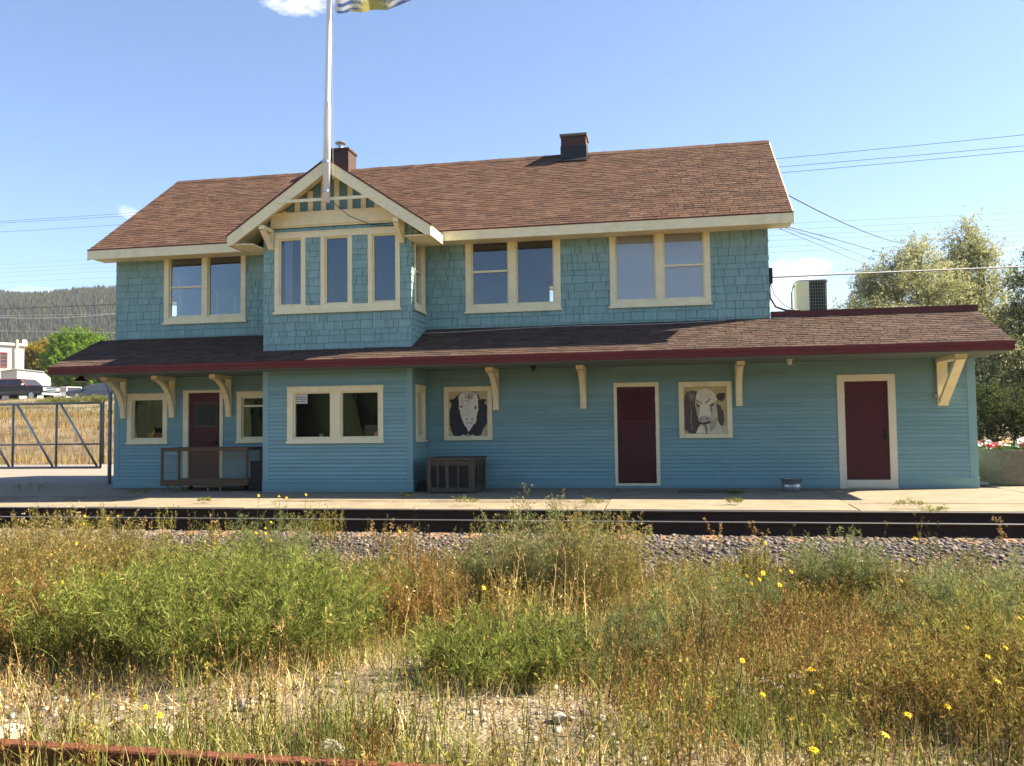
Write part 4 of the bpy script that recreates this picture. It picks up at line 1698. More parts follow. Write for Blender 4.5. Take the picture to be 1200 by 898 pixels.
# slatted crate
cr = empty('slatted_crate', (8.7, -.85, 0), 'dark grey slatted wooden crate standing by the bay', 'crate')
KX0, KX1, KY0, KY1, KZ = 8.16, 9.13, -1.38, -.22, .72
mb = MB()
mb.box(KX0 - .03, KX1 + .03, KY0 - .03, KY1 + .03, KZ - .045, KZ)
mb.build('top', 'greywood', cr, bevel=.006)
mb = MB()
mb.box(KX0 + .02, KX1 - .02, KY0 + .03, KY1 - .02, .05, KZ - .05)
mb.build('liner', 'black', cr)
mb = MB()
for y in (KY0, KY1 - .03):
    mb.box(KX0 + .07, KX1 - .1, y, y + .03, .02, .11)
    mb.box(KX0 + .07, KX1 - .1, y, y + .03, KZ - .16, KZ - .046)
for x in (KX0, KX1 - .03):
    mb.box(x, x + .03, KY0 + .06, KY1 - .06, .02, .11)
    mb.box(x, x + .03, KY0 + .06, KY1 - .06, KZ - .16, KZ - .046)
mb.build('rail', 'greywood', cr, bevel=.004)
for x0_, x1_ in ((KX0 - .01, KX0 + .07), (KX0 + .20, KX0 + .235), (KX0 + .38, KX0 + .45), (KX0 + .63, KX0 + .665), (KX1 - .10, KX1 + .01)):
    mb = MB()
    mb.box(x0_, x1_, KY0 - .012, KY0 + .0155, .0, KZ - .047)
    mb.build('slat', 'greywood', cr)
for i in range(4):
    y = KY0 + .05 + i * .33
    mb = MB()
    mb.box(KX1 - .014, KX1 + .011, y, y + .09, .0, KZ - .047)
    mb.build('slat', 'greywood', cr)
# low black thing lying behind the crate, by the bay corner
mb = MB()
mb.box(7.80, 8.08, -.95, -.35, .0, .14)
tag(mb.build('doorstep_block', 'black', bevel=.02), 'low black block lying between the bay corner and the crate', 'block')

# dented metal bucket
bk = empty('metal_bucket', (15.47, -.70, 0), 'dented grey metal bucket on the platform left of the right door', 'bucket')
mb = MB()
n_ = 26
prof = [(.155, 0), (.17, .015), (.185, .13), (.175, .145), (.19, .16), (.205, .245), (.215, .25), (.205, .255), (.19, .245), (.17, .05), (.02, .04)]
vs, fs = [], []
for r_, z in prof:
    for j in range(n_):
        a = 2 * math.pi * j / n_
        dent = 1 - .05 * math.exp(-((a - 4.4) / .5) ** 2) * math.sin(z * 12)
        vs.append((15.47 + r_ * dent * math.cos(a), -.70 + r_ * dent * math.sin(a), z))
for i in range(len(prof) - 1):
    for j in range(n_):
        j2 = (j + 1) % n_
        fs.append((i * n_ + j, i * n_ + j2, (i + 1) * n_ + j2, (i + 1) * n_ + j))
fs.append(tuple(range(n_ - 1, -1, -1)))
fs.append(tuple(range((len(prof) - 1) * n_, len(prof) * n_)))
mb.add(vs, fs)
mb.build('body', 'metal', bk, smooth=True)
mb = MB()
mb.tube([(15.47 - .21, -.70, .23), (15.47 - .19, -.83, .19), (15.47, -.915, .16), (15.47 + .19, -.83, .19), (15.47 + .21, -.70, .23)], .006, 6)
mb.build('handle', 'greypipe', bk)

# dark plank lying against the wall
mb = MB()
mb.hexa([(13.25, -1.27, .004), (14.5, -1.25, .004), (14.52, -.98, .004), (13.27, -1.0, .004), (13.25, -1.27, .042), (14.5, -1.25, .045), (14.52, -.98, .045), (13.27, -1.0, .042)])
tag(mb.build('plank', 'planks', bevel=.004), 'dark plank lying flat on the platform between door and bucket', 'plank')


# planters with flowers
def planter(x, y, r, h, label, seed, kinds):
    e = empty('concrete_planter', (x, y, 0), label, 'planter', 'concrete flower planters')
    mb = MB()
    mb.lathe((x, y, 0), [(r * .96, 0), (r, .03), (r, h - .02), (r - .015, h), (r - .07, h), (r - .075, h - .12), (.02, h - .12)], 40)
    o_ = mb.build('tub', 'planter', e)
    mb = MB()
    mb.lathe((x, y, h - .115), [(r - .08, 0), (r - .085, .03), (.02, .05)], 24)
    mb.build('soil', 'soil', e)
    rr = random.Random(seed)
    lv = MB()
    for i in range(1100):
        a, q = rr.uniform(0, 2 * math.pi), r * math.sqrt(rr.random())
        c = Vector((x + q * math.cos(a), y + q * math.sin(a), h - .02 + rr.uniform(-.03, .13) * (1 - .4 * q / r)))
        d = Vector((rr.uniform(-1, 1), rr.uniform(-1, 1), rr.uniform(-.2, .9))).normalized()
        s = d.cross(Vector((rr.uniform(-1, 1), rr.uniform(-1, 1), .3))).normalized()
        L, W_ = rr.uniform(.03, .06), rr.uniform(.012, .024)
        g = rr.uniform(.6, 1.4)
        lv.col = (.05 * g, .10 * g, .03 * g)
        lv.add([c, c + d * L * .5 + s * W_, c + d * L, c + d * L * .5 - s * W_], [(0, 1, 2, 3)])
    lv.build('foliage', 'leaf', e)
    for kind, cnt, cx_, cz_ in kinds:
        fm = MB()
        for i in range(cnt):
            a = rr.uniform(0, 2 * math.pi)
            q = r * rr.uniform(0, .32)
            c = Vector((x + cx_ * r + q * math.cos(a), y - r * .45 + rr.uniform(-.35, .5) * r, h + cz_ + rr.uniform(-.02, .09)))
            rad = rr.uniform(.025, .042)
            nrm = Vector((rr.uniform(-.5, .5), rr.uniform(-1, .1), rr.uniform(.2, 1))).normalized()
            s = nrm.cross(Vector((0, 0, 1)) if abs(nrm.z) < .9 else Vector((1, 0, 0))).normalized()
            t = nrm.cross(s)
            for k_ in range(5):
                b0, b1, b2 = (2 * math.pi * (k_ + f_) / 5 for f_ in (.04, .5, .96))
                fm.add([c, c + (s * math.cos(b0) + t * math.sin(b0)) * rad * .8 + nrm * .008, c + (s * math.cos(b1) + t * math.sin(b1)) * rad * 1.15 + nrm * .016, c + (s * math.cos(b2) + t * math.sin(b2)) * rad * .8 + nrm * .008], [(0, 1, 2, 3)])
        fm.build('blossoms', kind, e)['kind'] = 'stuff'
    return e


planter(20.21, 1.28, .66, .74, 'large round concrete planter of red and white flowers at the right wall end', 1,
        [('petal_w', 60, .35, .14), ('petal_w', 26, -.3, .06), ('petal_r', 22, -.62, .06), ('petal_o', 14, -.38, .09), ('petal_r', 20, .3, .04), ('petal_w', 14, -.8, .05), ('petal_w', 50, .75, .08)])
planter(19.93, 2.95, .60, .72, 'paler round concrete planter half hidden behind the front planter', 2, [('petal_w', 24, -.6, .08), ('petal_r', 16, .1, .08), ('petal_w', 16, .5, .08)])
mb = MB()
mb.hexa([(19.36, .9, .0), (19.66, .9, .0), (19.66, 1.2, .0), (19.36, 1.2, .0), (19.38, .92, .07), (19.64, .92, .07), (19.64, 1.18, .07), (19.38, 1.18, .07)])
tag(mb.build('paving_stone', 'palestone', bevel=.01), 'small pale stone beside the wall corner and planter', 'stone')

# ------------------------------------------------------------------ track
def rail(name, y, ztop, x0_, x1_, label, rusty=False, h=.185):
    e = empty(name, ((x0_ + x1_) / 2, y, ztop - h), label, 'rail')
    web = [(-.072, 0), (.072, 0), (.072, .012), (.02, .030), (.0085, .05), (.0085, h - .05), (.034, h - .034), (.037, h - .008), (-.037, h - .008), (-.034, h - .034), (-.0085, h - .05), (-.0085, .05), (-.02, .030), (-.072, .012)]
    mb = MB()
    mb.prism(web, lambda u, v, d: (d, y + u, ztop - h + v), x0_, x1_)
    mb.build('rail_web', 'rustrail' if rusty else 'railweb', e)
    mb = MB()
    mb.prism([(-.036, h - .0075), (.036, h - .0075), (.030, h), (-.030, h)], lambda u, v, d: (d, y + u, ztop - h + v), x0_, x1_)
    mb.build('rail_head', 'rustrail' if rusty else 'railhead', e)
    return e


rail('rail', -4.48, -.030, -60, 70, 'far rail of the main track along the platform edge')
rail('rail', -5.985, -.036, -60, 70, 'near rail of the main track beside the grey ballast')
# faces of the far rail are rusty on top
rail('rail', -14.89, -.145, -12, 40, 'rusty brown rail half buried in the weeds nearest the camera', rusty=True, h=.15)
for i in range(44):
    x = -1.5 + i * .56
    mb = MB()
    j = random.Random(i)
    dy = j.uniform(-.05, .05)
    mb.box(x - .11, x + .11, -6.58 + dy, -3.92, -.40, -.222 + j.uniform(-.01, .006))
    tag(mb.build('railway_sleeper', 'tie', bevel=.008), 'brown wooden sleeper end showing under the near rail', 'sleeper', 'sleepers under the main track')


# stones
def stones(name, n, xr, yr, zf, size, mat, seed, kind='stuff', flat=.65):
    g = np.random.default_rng(seed)
    bm = bmesh.new()
    bmesh.ops.create_icosphere(bm, subdivisions=1, radius=1)
    bv = np.array([v.co[:] for v in bm.verts])
    bf = np.array([[v.index for v in f.verts] for f in bm.faces])
    bm.free()
    nb = 8
    protos = []
    for q in range(nb):
        # chipped: flatten against random planes
        v = bv.copy()
        for _ in range(5):
            d = g.normal(size=3)
            d /= np.linalg.norm(d)
            c = g.uniform(.45, .8)
            t = v @ d
            v = v - np.where(t > c, t - c, 0)[:, None] * d
        protos.append(v)
    protos = np.array(protos)
    x, y = g.uniform(*xr, n), g.uniform(*yr, n)
    s = size[0] + (size[1] - size[0]) * g.random(n) ** 2.2
    P = protos[g.integers(0, nb, n)] * np.stack([s * g.uniform(.8, 1.4, n), s * g.uniform(.7, 1.2, n), s * flat * g.uniform(.7, 1.2, n)], -1)[:, None, :]
    a = g.uniform(0, 2 * np.pi, n)
    tl = g.uniform(-.6, .6, n)
    ca, sa = np.cos(a), np.sin(a)
    X = P[:, :, 0] * ca[:, None] - P[:, :, 1] * sa[:, None]
    Y = P[:, :, 0] * sa[:, None] + P[:, :, 1] * ca[:, None]
    Z = P[:, :, 2]
    ct_, st_ = np.cos(tl)[:, None], np.sin(tl)[:, None]
    Y, Z = Y * ct_ - Z * st_, Y * st_ + Z * ct_
    z = zf(x, y) + s * .15
    V = np.stack([X + x[:, None], Y + y[:, None], Z + z[:, None]], -1).reshape(-1, 3)
    F = (bf[None] + (np.arange(n) * len(bv))[:, None, None]).reshape(-1, 3)
    o = np_mesh(name, V, F, mat)
    return tag(o, kind=kind)


def ballast_z(x, y):
    return np.interp(y, [-8.5, -7.9, -7.1, -6.7, -3.8], [-.47, -.39, -.262, -.235, -.235])


stones('ballast_gravel', 42000, (-8, 26), (-8.7, -6.08), ballast_z, (.011, .046), 'stone', 5)
stones('ballast_gravel', 2600, (-6, 27), (-5.9, -4.6), ballast_z, (.018, .045), 'stone', 6)
stones('loose_pebbles', 5200, (5, 21), (-15.2, -8.4), ground_h, (.008, .034), 'palestone', 7)
for i, (px, py, s, lab) in enumerate(((1002, 657, .09, 'pale rock lying on the dark ballast behind the yellow flowers'), (1052, 664, .075, 'pale angular rock on the ballast at the far right'), (915, 800, .05, 'small tan rock in the brown weeds on the right'), (655, 845, .05, 'white pebble on the bare gravel patch in the centre'),
                                      (290, 832, .06, 'pale rock on the dry ground in the left foreground'), (190, 855, .06, 'whitish rock beside the rusty rail'), (390, 890, .07, 'white broken rock at the near end of the rusty rail'), (12, 865, .08, 'flat pale rock by the rusty rail at the far left'), (930, 787, .07, 'crumpled white litter caught in the brown weeds'), (898, 790, .05, 'pinkish pale rock beside the crumpled litter'))):
    zb = -.3 if py < 700 else -.28
    p = atz(px, py, zb)
    p[2] = float(ballast_z(0, p[1]) if p[1] > -8.4 else ground_h(p[0], p[1]))
    bm = bmesh.new()
    bmesh.ops.create_icosphere(bm, subdivisions=2, radius=1)
    rr = random.Random(i + 40)
    pls = [(Vector((rr.gauss(0, 1), rr.gauss(0, 1), rr.gauss(0, 1))).normalized(), rr.uniform(.5, .8)) for _ in range(7)]
    mb = MB()
    vs = []
    for v in bm.verts:
        c = v.co.copy()
        for d, k_ in pls:
            t = c.dot(d)
            if t > k_:
                c -= d * (t - k_)
        vs.append((p[0] + c.x * s * 1.3, p[1] + c.y * s, p[2] + s * .45 + c.z * s * .7))
    mb.add(vs, [tuple(v.index for v in f.verts) for f in bm.faces])
    bm.free()
    nm = 'litter' if 'litter' in lab else 'rock'
    tag(mb.build(nm, 'sign' if nm == 'litter' else 'palestone'), lab, nm)


# ------------------------------------------------------------------ vegetation generators
def ribbons(base, az, lean, length, width, curve, col, tip, nseg=3, taper=1.3, g=RNG):
    """thin blades: arrays of n; returns V, Q, C"""
    n = len(base)
    t = np.linspace(0, 1, nseg + 1)
    dx, dy = np.cos(az), np.sin(az)
    hor = length[:, None] * (lean[:, None] * t + curve[:, None] * t ** 2)
    ver = length[:, None] * t * np.sqrt(np.clip(1 - (lean[:, None] * .8 + curve[:, None] * t * .8) ** 2, .08, 1))
    P = np.stack([base[:, None, 0] + hor * dx[:, None], base[:, None, 1] + hor * dy[:, None], base[:, None, 2] + ver], -1)
    ro = g.uniform(0, 2 * np.pi, n)
    S = np.stack([np.cos(ro), np.sin(ro), np.zeros(n)], -1)
    wd = width[:, None] * np.clip(1 - t ** taper, .06, 1) * .5
    L = P - S[:, None, :] * wd[..., None]
    Rr = P + S[:, None, :] * wd[..., None]
    V = np.stack([L, Rr], 2).reshape(n, -1, 3)
    k = 2 * (nseg + 1)
    q = np.array([(2 * i, 2 * i + 1, 2 * i + 3, 2 * i + 2) for i in range(nseg)])
    Q = (q[None] + (np.arange(n) * k)[:, None, None]).reshape(-1, 4)
    C = col[:, None, :] * (1 - t[None, :, None]) + tip[:, None, :] * t[None, :, None]
    C = np.repeat(C, 2, axis=1).reshape(-1, 3)
    return V.reshape(-1, 3), Q, C, P


def leaflets(pos, dirs, L, W, col, g=RNG):
    """diamond leaf quads"""
    n = len(pos)
    d = dirs / (np.linalg.norm(dirs, axis=1, keepdims=True) + 1e-9)
    r = g.normal(size=(n, 3))
    s = np.cross(d, r)
    s /= (np.linalg.norm(s, axis=1, keepdims=True) + 1e-9)
    a = pos
    b = pos + d * (L * .45)[:, None] + s * (W * .5)[:, None]
    c = pos + d * L[:, None]
    e = pos + d * (L * .45)[:, None] - s * (W * .5)[:, None]
    V = np.stack([a, b, c, e], 1).reshape(-1, 3)
    Q = np.arange(4 * n).reshape(n, 4)
    return V, Q, np.repeat(col, 4, axis=0)


def join(parts):
    V, Q, C, b = [], [], [], 0
    for v, q, c in parts:
        V.append(v)
        Q.append(q + b)
        C.append(c)
        b += len(v)
    return np.concatenate(V), np.concatenate(Q), np.concatenate(C)


def along(P, idx, t):
    """points and tangents on stem polylines P (n,k,3)"""
    k = P.shape[1] - 1
    f = np.clip(t * k, 0, k - 1e-4)
    i = f.astype(int)
    w_ = (f - i)[:, None]
    A, Bq = P[idx, i], P[idx, i + 1]
    return A * (1 - w_) + Bq * w_, Bq - A


def mixcol(pal, n, g, var=.2):
    pal = np.array(pal)
    a, b = pal[g.integers(0, len(pal), n)], pal[g.integers(0, len(pal), n)]
    t = g.random((n, 1))
    return (a * t + b * (1 - t)) * g.uniform(1 - var, 1 + var, (n, 1))


def weed(base, n_st, spread, H, br, lf, lsize, pal, stempal, seed, upright=.25, brl=.28, seedhead=None, st_w=.004):
    """bushy plant: stems > side branches > leaflets"""
    g = np.random.default_rng(seed)
    a = g.uniform(0, 2 * np.pi, n_st)
    rad = spread * .45 * np.sqrt(g.random(n_st))
    b0 = np.stack([base[0] + rad * np.cos(a), base[1] + rad * np.sin(a), np.full(n_st, base[2])], -1)
    az = a + g.normal(0, .5, n_st)
    hh = H * g.uniform(.55, 1.0, n_st) * (1 - .25 * rad / max(spread * .45, 1e-3))
    sc = mixcol(stempal, n_st, g)
    v, q, c, P = ribbons(b0, az, g.uniform(0, upright, n_st) + .55 * spread / H * rad / (spread * .45 + 1e-6) * .5, hh, np.full(n_st, st_w), g.uniform(0, upright, n_st), sc, sc * 1.15, 5, 2.5, g)
    parts = [(v, q, c)]
    nb = n_st * br
    idx = np.repeat(np.arange(n_st), br)
    t = g.uniform(.12, .97, nb)
    pos, tan = along(P, idx, t)
    ba = g.uniform(0, 2 * np.pi, nb)
    bl = brl * H * (1.05 - .75 * t) * g.uniform(.6, 1.2, nb)
    bc = sc[idx]
    v, q, c, PB = ribbons(pos, ba, g.uniform(.3, .75, nb), bl, np.full(nb, st_w * .55), g.uniform(-.3, .25, nb), bc, bc, 3, 2.5, g)
    parts.append((v, q, c))
    nl = nb * lf
    idx2 = np.repeat(np.arange(nb), lf)
    pos, tan = along(PB, idx2, g.uniform(.05, 1, nl))
    dirs = tan / (np.linalg.norm(tan, axis=1, keepdims=True) + 1e-9) + g.normal(0, .75, (nl, 3))
    tone = g.uniform(.6, 1.4, n_st)[idx] * g.uniform(.75, 1.25, nb)
    lc = mixcol(pal, nl, g, .25) * tone[idx2][:, None]
    parts.append(leaflets(pos, dirs, lsize * g.uniform(.6, 1.6, nl), lsize * .15 * g.uniform(.6, 1.4, nl), lc, g))
    if seedhead:
        tip = PB[:, -1]
        m_ = g.random(len(tip)) < seedhead[1]
        tp = tip[m_]
        rep = 5
        tp = np.repeat(tp, rep, axis=0) + g.normal(0, .006, (len(tp) * rep, 3))
        parts.append(leaflets(tp, g.normal(0, 1, tp.shape) + np.array([0, 0, .6]), seedhead[2] * g.uniform(.6, 1.4, len(tp)), seedhead[2] * .5 * g.uniform(.6, 1.4, len(tp)), mixcol(seedhead[0], len(tp), g), g))
    return join(parts)


GREEN = [(.125, .155, .036), (.155, .18, .045), (.085, .115, .03), (.20, .20, .07)]
GREYGREEN = [(.12, .145, .065), (.15, .17, .08), (.09, .115, .05), (.17, .175, .085)]
OLIVE = [(.14, .14, .04), (.18, .165, .05), (.11, .115, .03), (.21, .18, .06)]
RUST = [(.16, .092, .03), (.20, .125, .045), (.125, .07, .026), (.20, .15, .06)]
TANC = [(.42, .33, .17), (.50, .40, .22), (.34, .25, .12), (.38, .27, .12)]
STRAW = [(.46, .38, .22), (.38, .31, .17), (.52, .45, .28)]

# ground positions for image points (ground near -.30)
def G(px, py):
    p = atz(px, py, -.30)
    if p[1] > -8.6:
        p = atz(px, py, -.35)
    p[2] = float(ground_h(p[0], p[1])) if p[1] < -8.5 else float(ballast_z(0, p[1]))
    return p


def blobs(spec):
    out = []
    for px, py, rx, ry, k in spec:
        c = G(px, py)
        ex, ey = G(px + rx, py), G(px, min(py + ry, 1100))
        out.append((c[0], c[1], max(.2, abs(ex[0] - c[0])), max(.2, np.hypot(*(ey - c)[:2])), k))
    return out


def density(x, y, bl):
    d = np.zeros_like(x)
    for cx_, cy_, rx, ry, k in bl:
        d = d + k * np.exp(-(((x - cx_) / rx) ** 2 + ((y - cy_) / ry) ** 2))
    return d


def vnoise(x, y, s, seed):
    """cheap smooth noise 0..1"""
    g = np.random.default_rng(seed)
    out = np.zeros_like(x)
    for i in range(5):
        a = g.uniform(0, 2 * np.pi)
        f = s * g.uniform(.6, 1.7)
        out += np.sin((x * np.cos(a) + y * np.sin(a)) * f + g.uniform(0, 6.28))
    return np.clip(.5 + out / 5, 0, 1)


def scatter(n, seed, bl, base_d, patch=None, y1=-7.75, power=1.0):
    """points in the view wedge (slightly wider), thinned by a density map"""
    g = np.random.default_rng(seed)
    X, Y = [], []
    got = 0
    while got < n:
        m_ = n * 2
        y = CAM[1] + 3.1 + (y1 - CAM[1] - 3.1) * g.random(m_) ** power
        dist = y - CAM[1]
        x = CAM[0] + dist * g.uniform(-.95, .55, m_)
        d = base_d + density(x, y, bl)
        if patch is not None:
            d = d * (patch[0] + (1 - patch[0]) * vnoise(x, y, patch[1], patch[2]))
        k_ = g.random(m_) < np.clip(d, 0, 1)
        X.append(x[k_])
        Y.append(y[k_])
        got += k_.sum()
    x, y = np.concatenate(X)[:n], np.concatenate(Y)[:n]
    # clump: pull a share of the points to shared centres
    return x, y, g


def gz(x, y):
    return np.where(y > -8.45, ballast_z(0, y), ground_h(x, y)) - .01


bare = blobs([(60, 850, 110, 28, 1.0), (660, 830, 120, 46, 1.0), (430, 800, 90, 46, .95), (240, 840, 170, 36, .95), (520, 850, 90, 36, .8), (880, 800, 70, 24, .6), (600, 850, 60, 20, .5), (400, 850, 60, 20, .4), (900, 790, 35, 14, .6), (1060, 700, 60, 20, .3), (790, 840, 30, 20, .5)])


def keep_bare(x, y, g, amt=.80):
    return g.random(len(x)) > amt * np.clip(density(x, y, bare), 0, 1)


def field(name, n, seed, bl, base_d, h, wd, pal, tips, lean=.35, curve=.35, patch=None, y1=-7.75, nseg=3, clump=.5, cl_r=.10):
    x, y, g = scatter(n, seed, bl, base_d, patch, y1)
    # clumping
    m_ = g.random(n) < clump
    cidx = g.integers(0, n, max(1, n // 14))
    pick = cidx[g.integers(0, len(cidx), m_.sum())]
    x[m_] = x[pick] + g.normal(0, cl_r, m_.sum())
    y[m_] = y[pick] + g.normal(0, cl_r, m_.sum())
    k_ = keep_bare(x, y, g) & (y < y1 + .15)
    x, y = x[k_], y[k_]
    n = len(x)
    base = np.stack([x, y, gz(x, y)], -1)
    L = g.uniform(h[0], h[1], n) * g.uniform(.7, 1.0, n)
    c = mixcol(pal, n, g, .22)
    tp = mixcol(tips, n, g, .22)
    tone = (.55 + .9 * vnoise(x, y, 5.5, seed + 500))[:, None] * g.uniform(.6, 1.35, (n, 1))
    c, tp = c * tone, tp * tone
    v, q, cc, P = ribbons(base, g.uniform(0, 2 * np.pi, n), np.abs(g.normal(0, lean, n)).clip(0, .85), L, g.uniform(wd[0], wd[1], n), g.normal(0, curve, n).clip(-.6, .6), c, tp, nseg, 1.6, g)
    return v, q, cc


# dry grass
drybl = blobs([(60, 760, 200, 60, .5), (480, 690, 120, 50, .7), (900, 730, 260, 60, .8), (1100, 800, 200, 90, .6), (850, 690, 200, 30, .6), (60, 650, 120, 40, .8), (500, 860, 300, 50, .35)])
v, q, c = field('dry', 26000, 21, drybl, .16, (.08, .32), (.0035, .0085), TANC, STRAW, .6, .5, (.25, 1.5, 3))
tag(np_mesh('dry_grass', v, q, 'grass', c), kind='stuff')
# short matted litter on the soil
v, q, c = field('mat', 60000, 22, [], .55, (.05, .18), (.0035, .0085), [(.30, .22, .12), (.22, .15, .08), (.38, .31, .2)], STRAW, .95, .4, (.4, 2.2, 5), nseg=2, clump=.3)
tag(np_mesh('dead_grass_mat', v, q, 'grass', c), kind='stuff')
# green grass
grbl = blobs([(330, 700, 190, 50, .6), (120, 880, 200, 22, .8), (470, 880, 120, 40, .6), (430, 830, 90, 60, .25), (760, 760, 140, 50, .5), (960, 850, 220, 50, .45), (600, 730, 150, 60, .5), (700, 690, 120, 30, .4)])
v, q, c = field('green', 21000, 23, grbl, .12, (.10, .33), (.0045, .0105), [(.08, .115, .025), (.11, .14, .035), (.14, .15, .045)], [(.15, .17, .05), (.24, .23, .09), (.11, .15, .035)], .38, .4, (.2, 1.3, 9))
tag(np_mesh('green_grass', v, q, 'grass', c), kind='stuff')
# long bright blades near the camera
nb_ = blobs([(110, 890, 120, 25, 1), (430, 870, 60, 30, .8), (960, 880, 60, 25, .7), (540, 830, 60, 40, .35), (1000, 750, 60, 30, .4), (850, 870, 80, 20, .5)])
v, q, c = field('long', 2600, 24, nb_, .05, (.22, .46), (.004, .008), [(.10, .15, .03), (.13, .17, .04)], [(.22, .24, .08), (.16, .2, .05)], .4, .5, y1=-9.5, nseg=5, clump=.6, cl_r=.06)
tag(np_mesh('long_green_grass', v, q, 'grass', c), kind='stuff')


# brown upright weeds (field of small branched stalks)
def stalk_field(n, seed, bl, base_d, H, pal, leafpal, br=9, lf=3, ls=.021, y1=-7.9, lean=.22, st_w=.005):
    x, y, g = scatter(n, seed, bl, base_d, (.3, 1.4, seed), y1)
    m_ = g.random(n) < .7
    cidx = g.integers(0, n, max(1, n // 12))
    pick = cidx[g.integers(0, len(cidx), m_.sum())]
    x[m_] = x[pick] + g.normal(0, .11, m_.sum())
    y[m_] = y[pick] + g.normal(0, .11, m_.sum())
    k_ = keep_bare(x, y, g, .78) & (y < y1 + .15)
    x, y = x[k_], y[k_]
    n = len(x)
    base = np.stack([x, y, gz(x, y)], -1)
    L = g.uniform(*H, n)
    tone = ((.6 + .8 * vnoise(x, y, 4.0, seed + 600)) * g.uniform(.65, 1.35, n))[:, None]
    sc = mixcol(pal, n, g, .25) * tone
    v, q, c, P = ribbons(base, g.uniform(0, 6.28, n), np.abs(g.normal(0, lean, n)).clip(0, .7), L, g.uniform(.7, 1.4, n) * st_w, g.normal(0, .15, n), sc * .8, sc, 4, 3, g)
    parts = [(v, q, c)]
    nb = n * br
    idx = np.repeat(np.arange(n), br)
    t = g.uniform(.25, 1, nb)
    pos, tan = along(P, idx, t)
    bl_ = L[idx] * g.uniform(.08, .22, nb) * (1.15 - .7 * t)
    v, q, c, PB = ribbons(pos, g.uniform(0, 6.28, nb), g.uniform(.15, .6, nb), bl_, np.full(nb, st_w * .6), g.uniform(-.1, .2, nb), sc[idx], sc[idx], 2, 3, g)
    parts.append((v, q, c))
    nl = nb * lf
    idx2 = np.repeat(np.arange(nb), lf)
    pos, tan = along(PB, idx2, g.uniform(.2, 1, nl))
    lc = mixcol(leafpal, nl, g, .3) * tone[idx][idx2]
    parts.append(leaflets(pos, tan / (np.linalg.norm(tan, axis=1, keepdims=True) + 1e-9) + g.normal(0, .6, (nl, 3)), ls * g.uniform(.5, 1.4, nl), ls * .38 * g.uniform(.6, 1.4, nl), lc, g))
    return join(parts)


rbl = blobs([(20, 720, 60, 60, 1.0), (480, 665, 60, 25, 1.0), (110, 790, 90, 30, .5), (300, 840, 60, 60, .35), (130, 870, 70, 30, .45), (950, 740, 120, 50, .8), (1130, 760, 100, 70, .9), (820, 760, 60, 60, .45), (1100, 850, 160, 60, .7), (740, 860, 60, 40, .5), (560, 700, 90, 40, .4)])
v, q, c = stalk_field(3000, 31, rbl, .04, (.2, .5), RUST, RUST + [(.30, .22, .09)])
tag(np_mesh('brown_weed_stalks', v, q, 'grass', c), kind='stuff')
obl = blobs([(930, 690, 180, 40, .9), (1060, 720, 160, 50, .7), (640, 700, 200, 50, .6), (60, 680, 80, 50, .7), (840, 840, 120, 60, .5), (1150, 860, 120, 60, .6)])
v, q, c = stalk_field(2600, 32, obl, .10, (.2, .46), OLIVE, OLIVE + [(.30, .24, .05)], br=9, lf=4, ls=.023)
tag(np_mesh('olive_weeds', v, q, 'grass', c), kind='stuff')

ebl = blobs([(60, 650, 160, 16, 1.0), (330, 640, 90, 12, .7), (480, 660, 120, 14, .5), (640, 650, 120, 20, .8), (800, 680, 300, 14, .5), (1130, 690, 120, 20, .6)])
v, q, c = stalk_field(900, 33, ebl, .03, (.25, .55), OLIVE + RUST, OLIVE + GREEN + [(.30, .24, .05)], br=10, lf=4, ls=.02, y1=-6.75)
tag(np_mesh('track_side_weeds', v, q, 'grass', c), kind='stuff')

mbl = blobs([(250, 730, 200, 50, .9), (600, 760, 200, 50, .8), (400, 760, 80, 50, .6), (700, 800, 90, 30, .5), (450, 810, 120, 40, .5)])
v, q, c = stalk_field(420, 34, mbl, .02, (.45, .85), TANC + RUST, TANC + RUST, br=8, lf=2, ls=.022, y1=-8.6, lean=.3, st_w=.0055)
tag(np_mesh('tall_dry_stems', v, q, 'grass', c), kind='stuff')

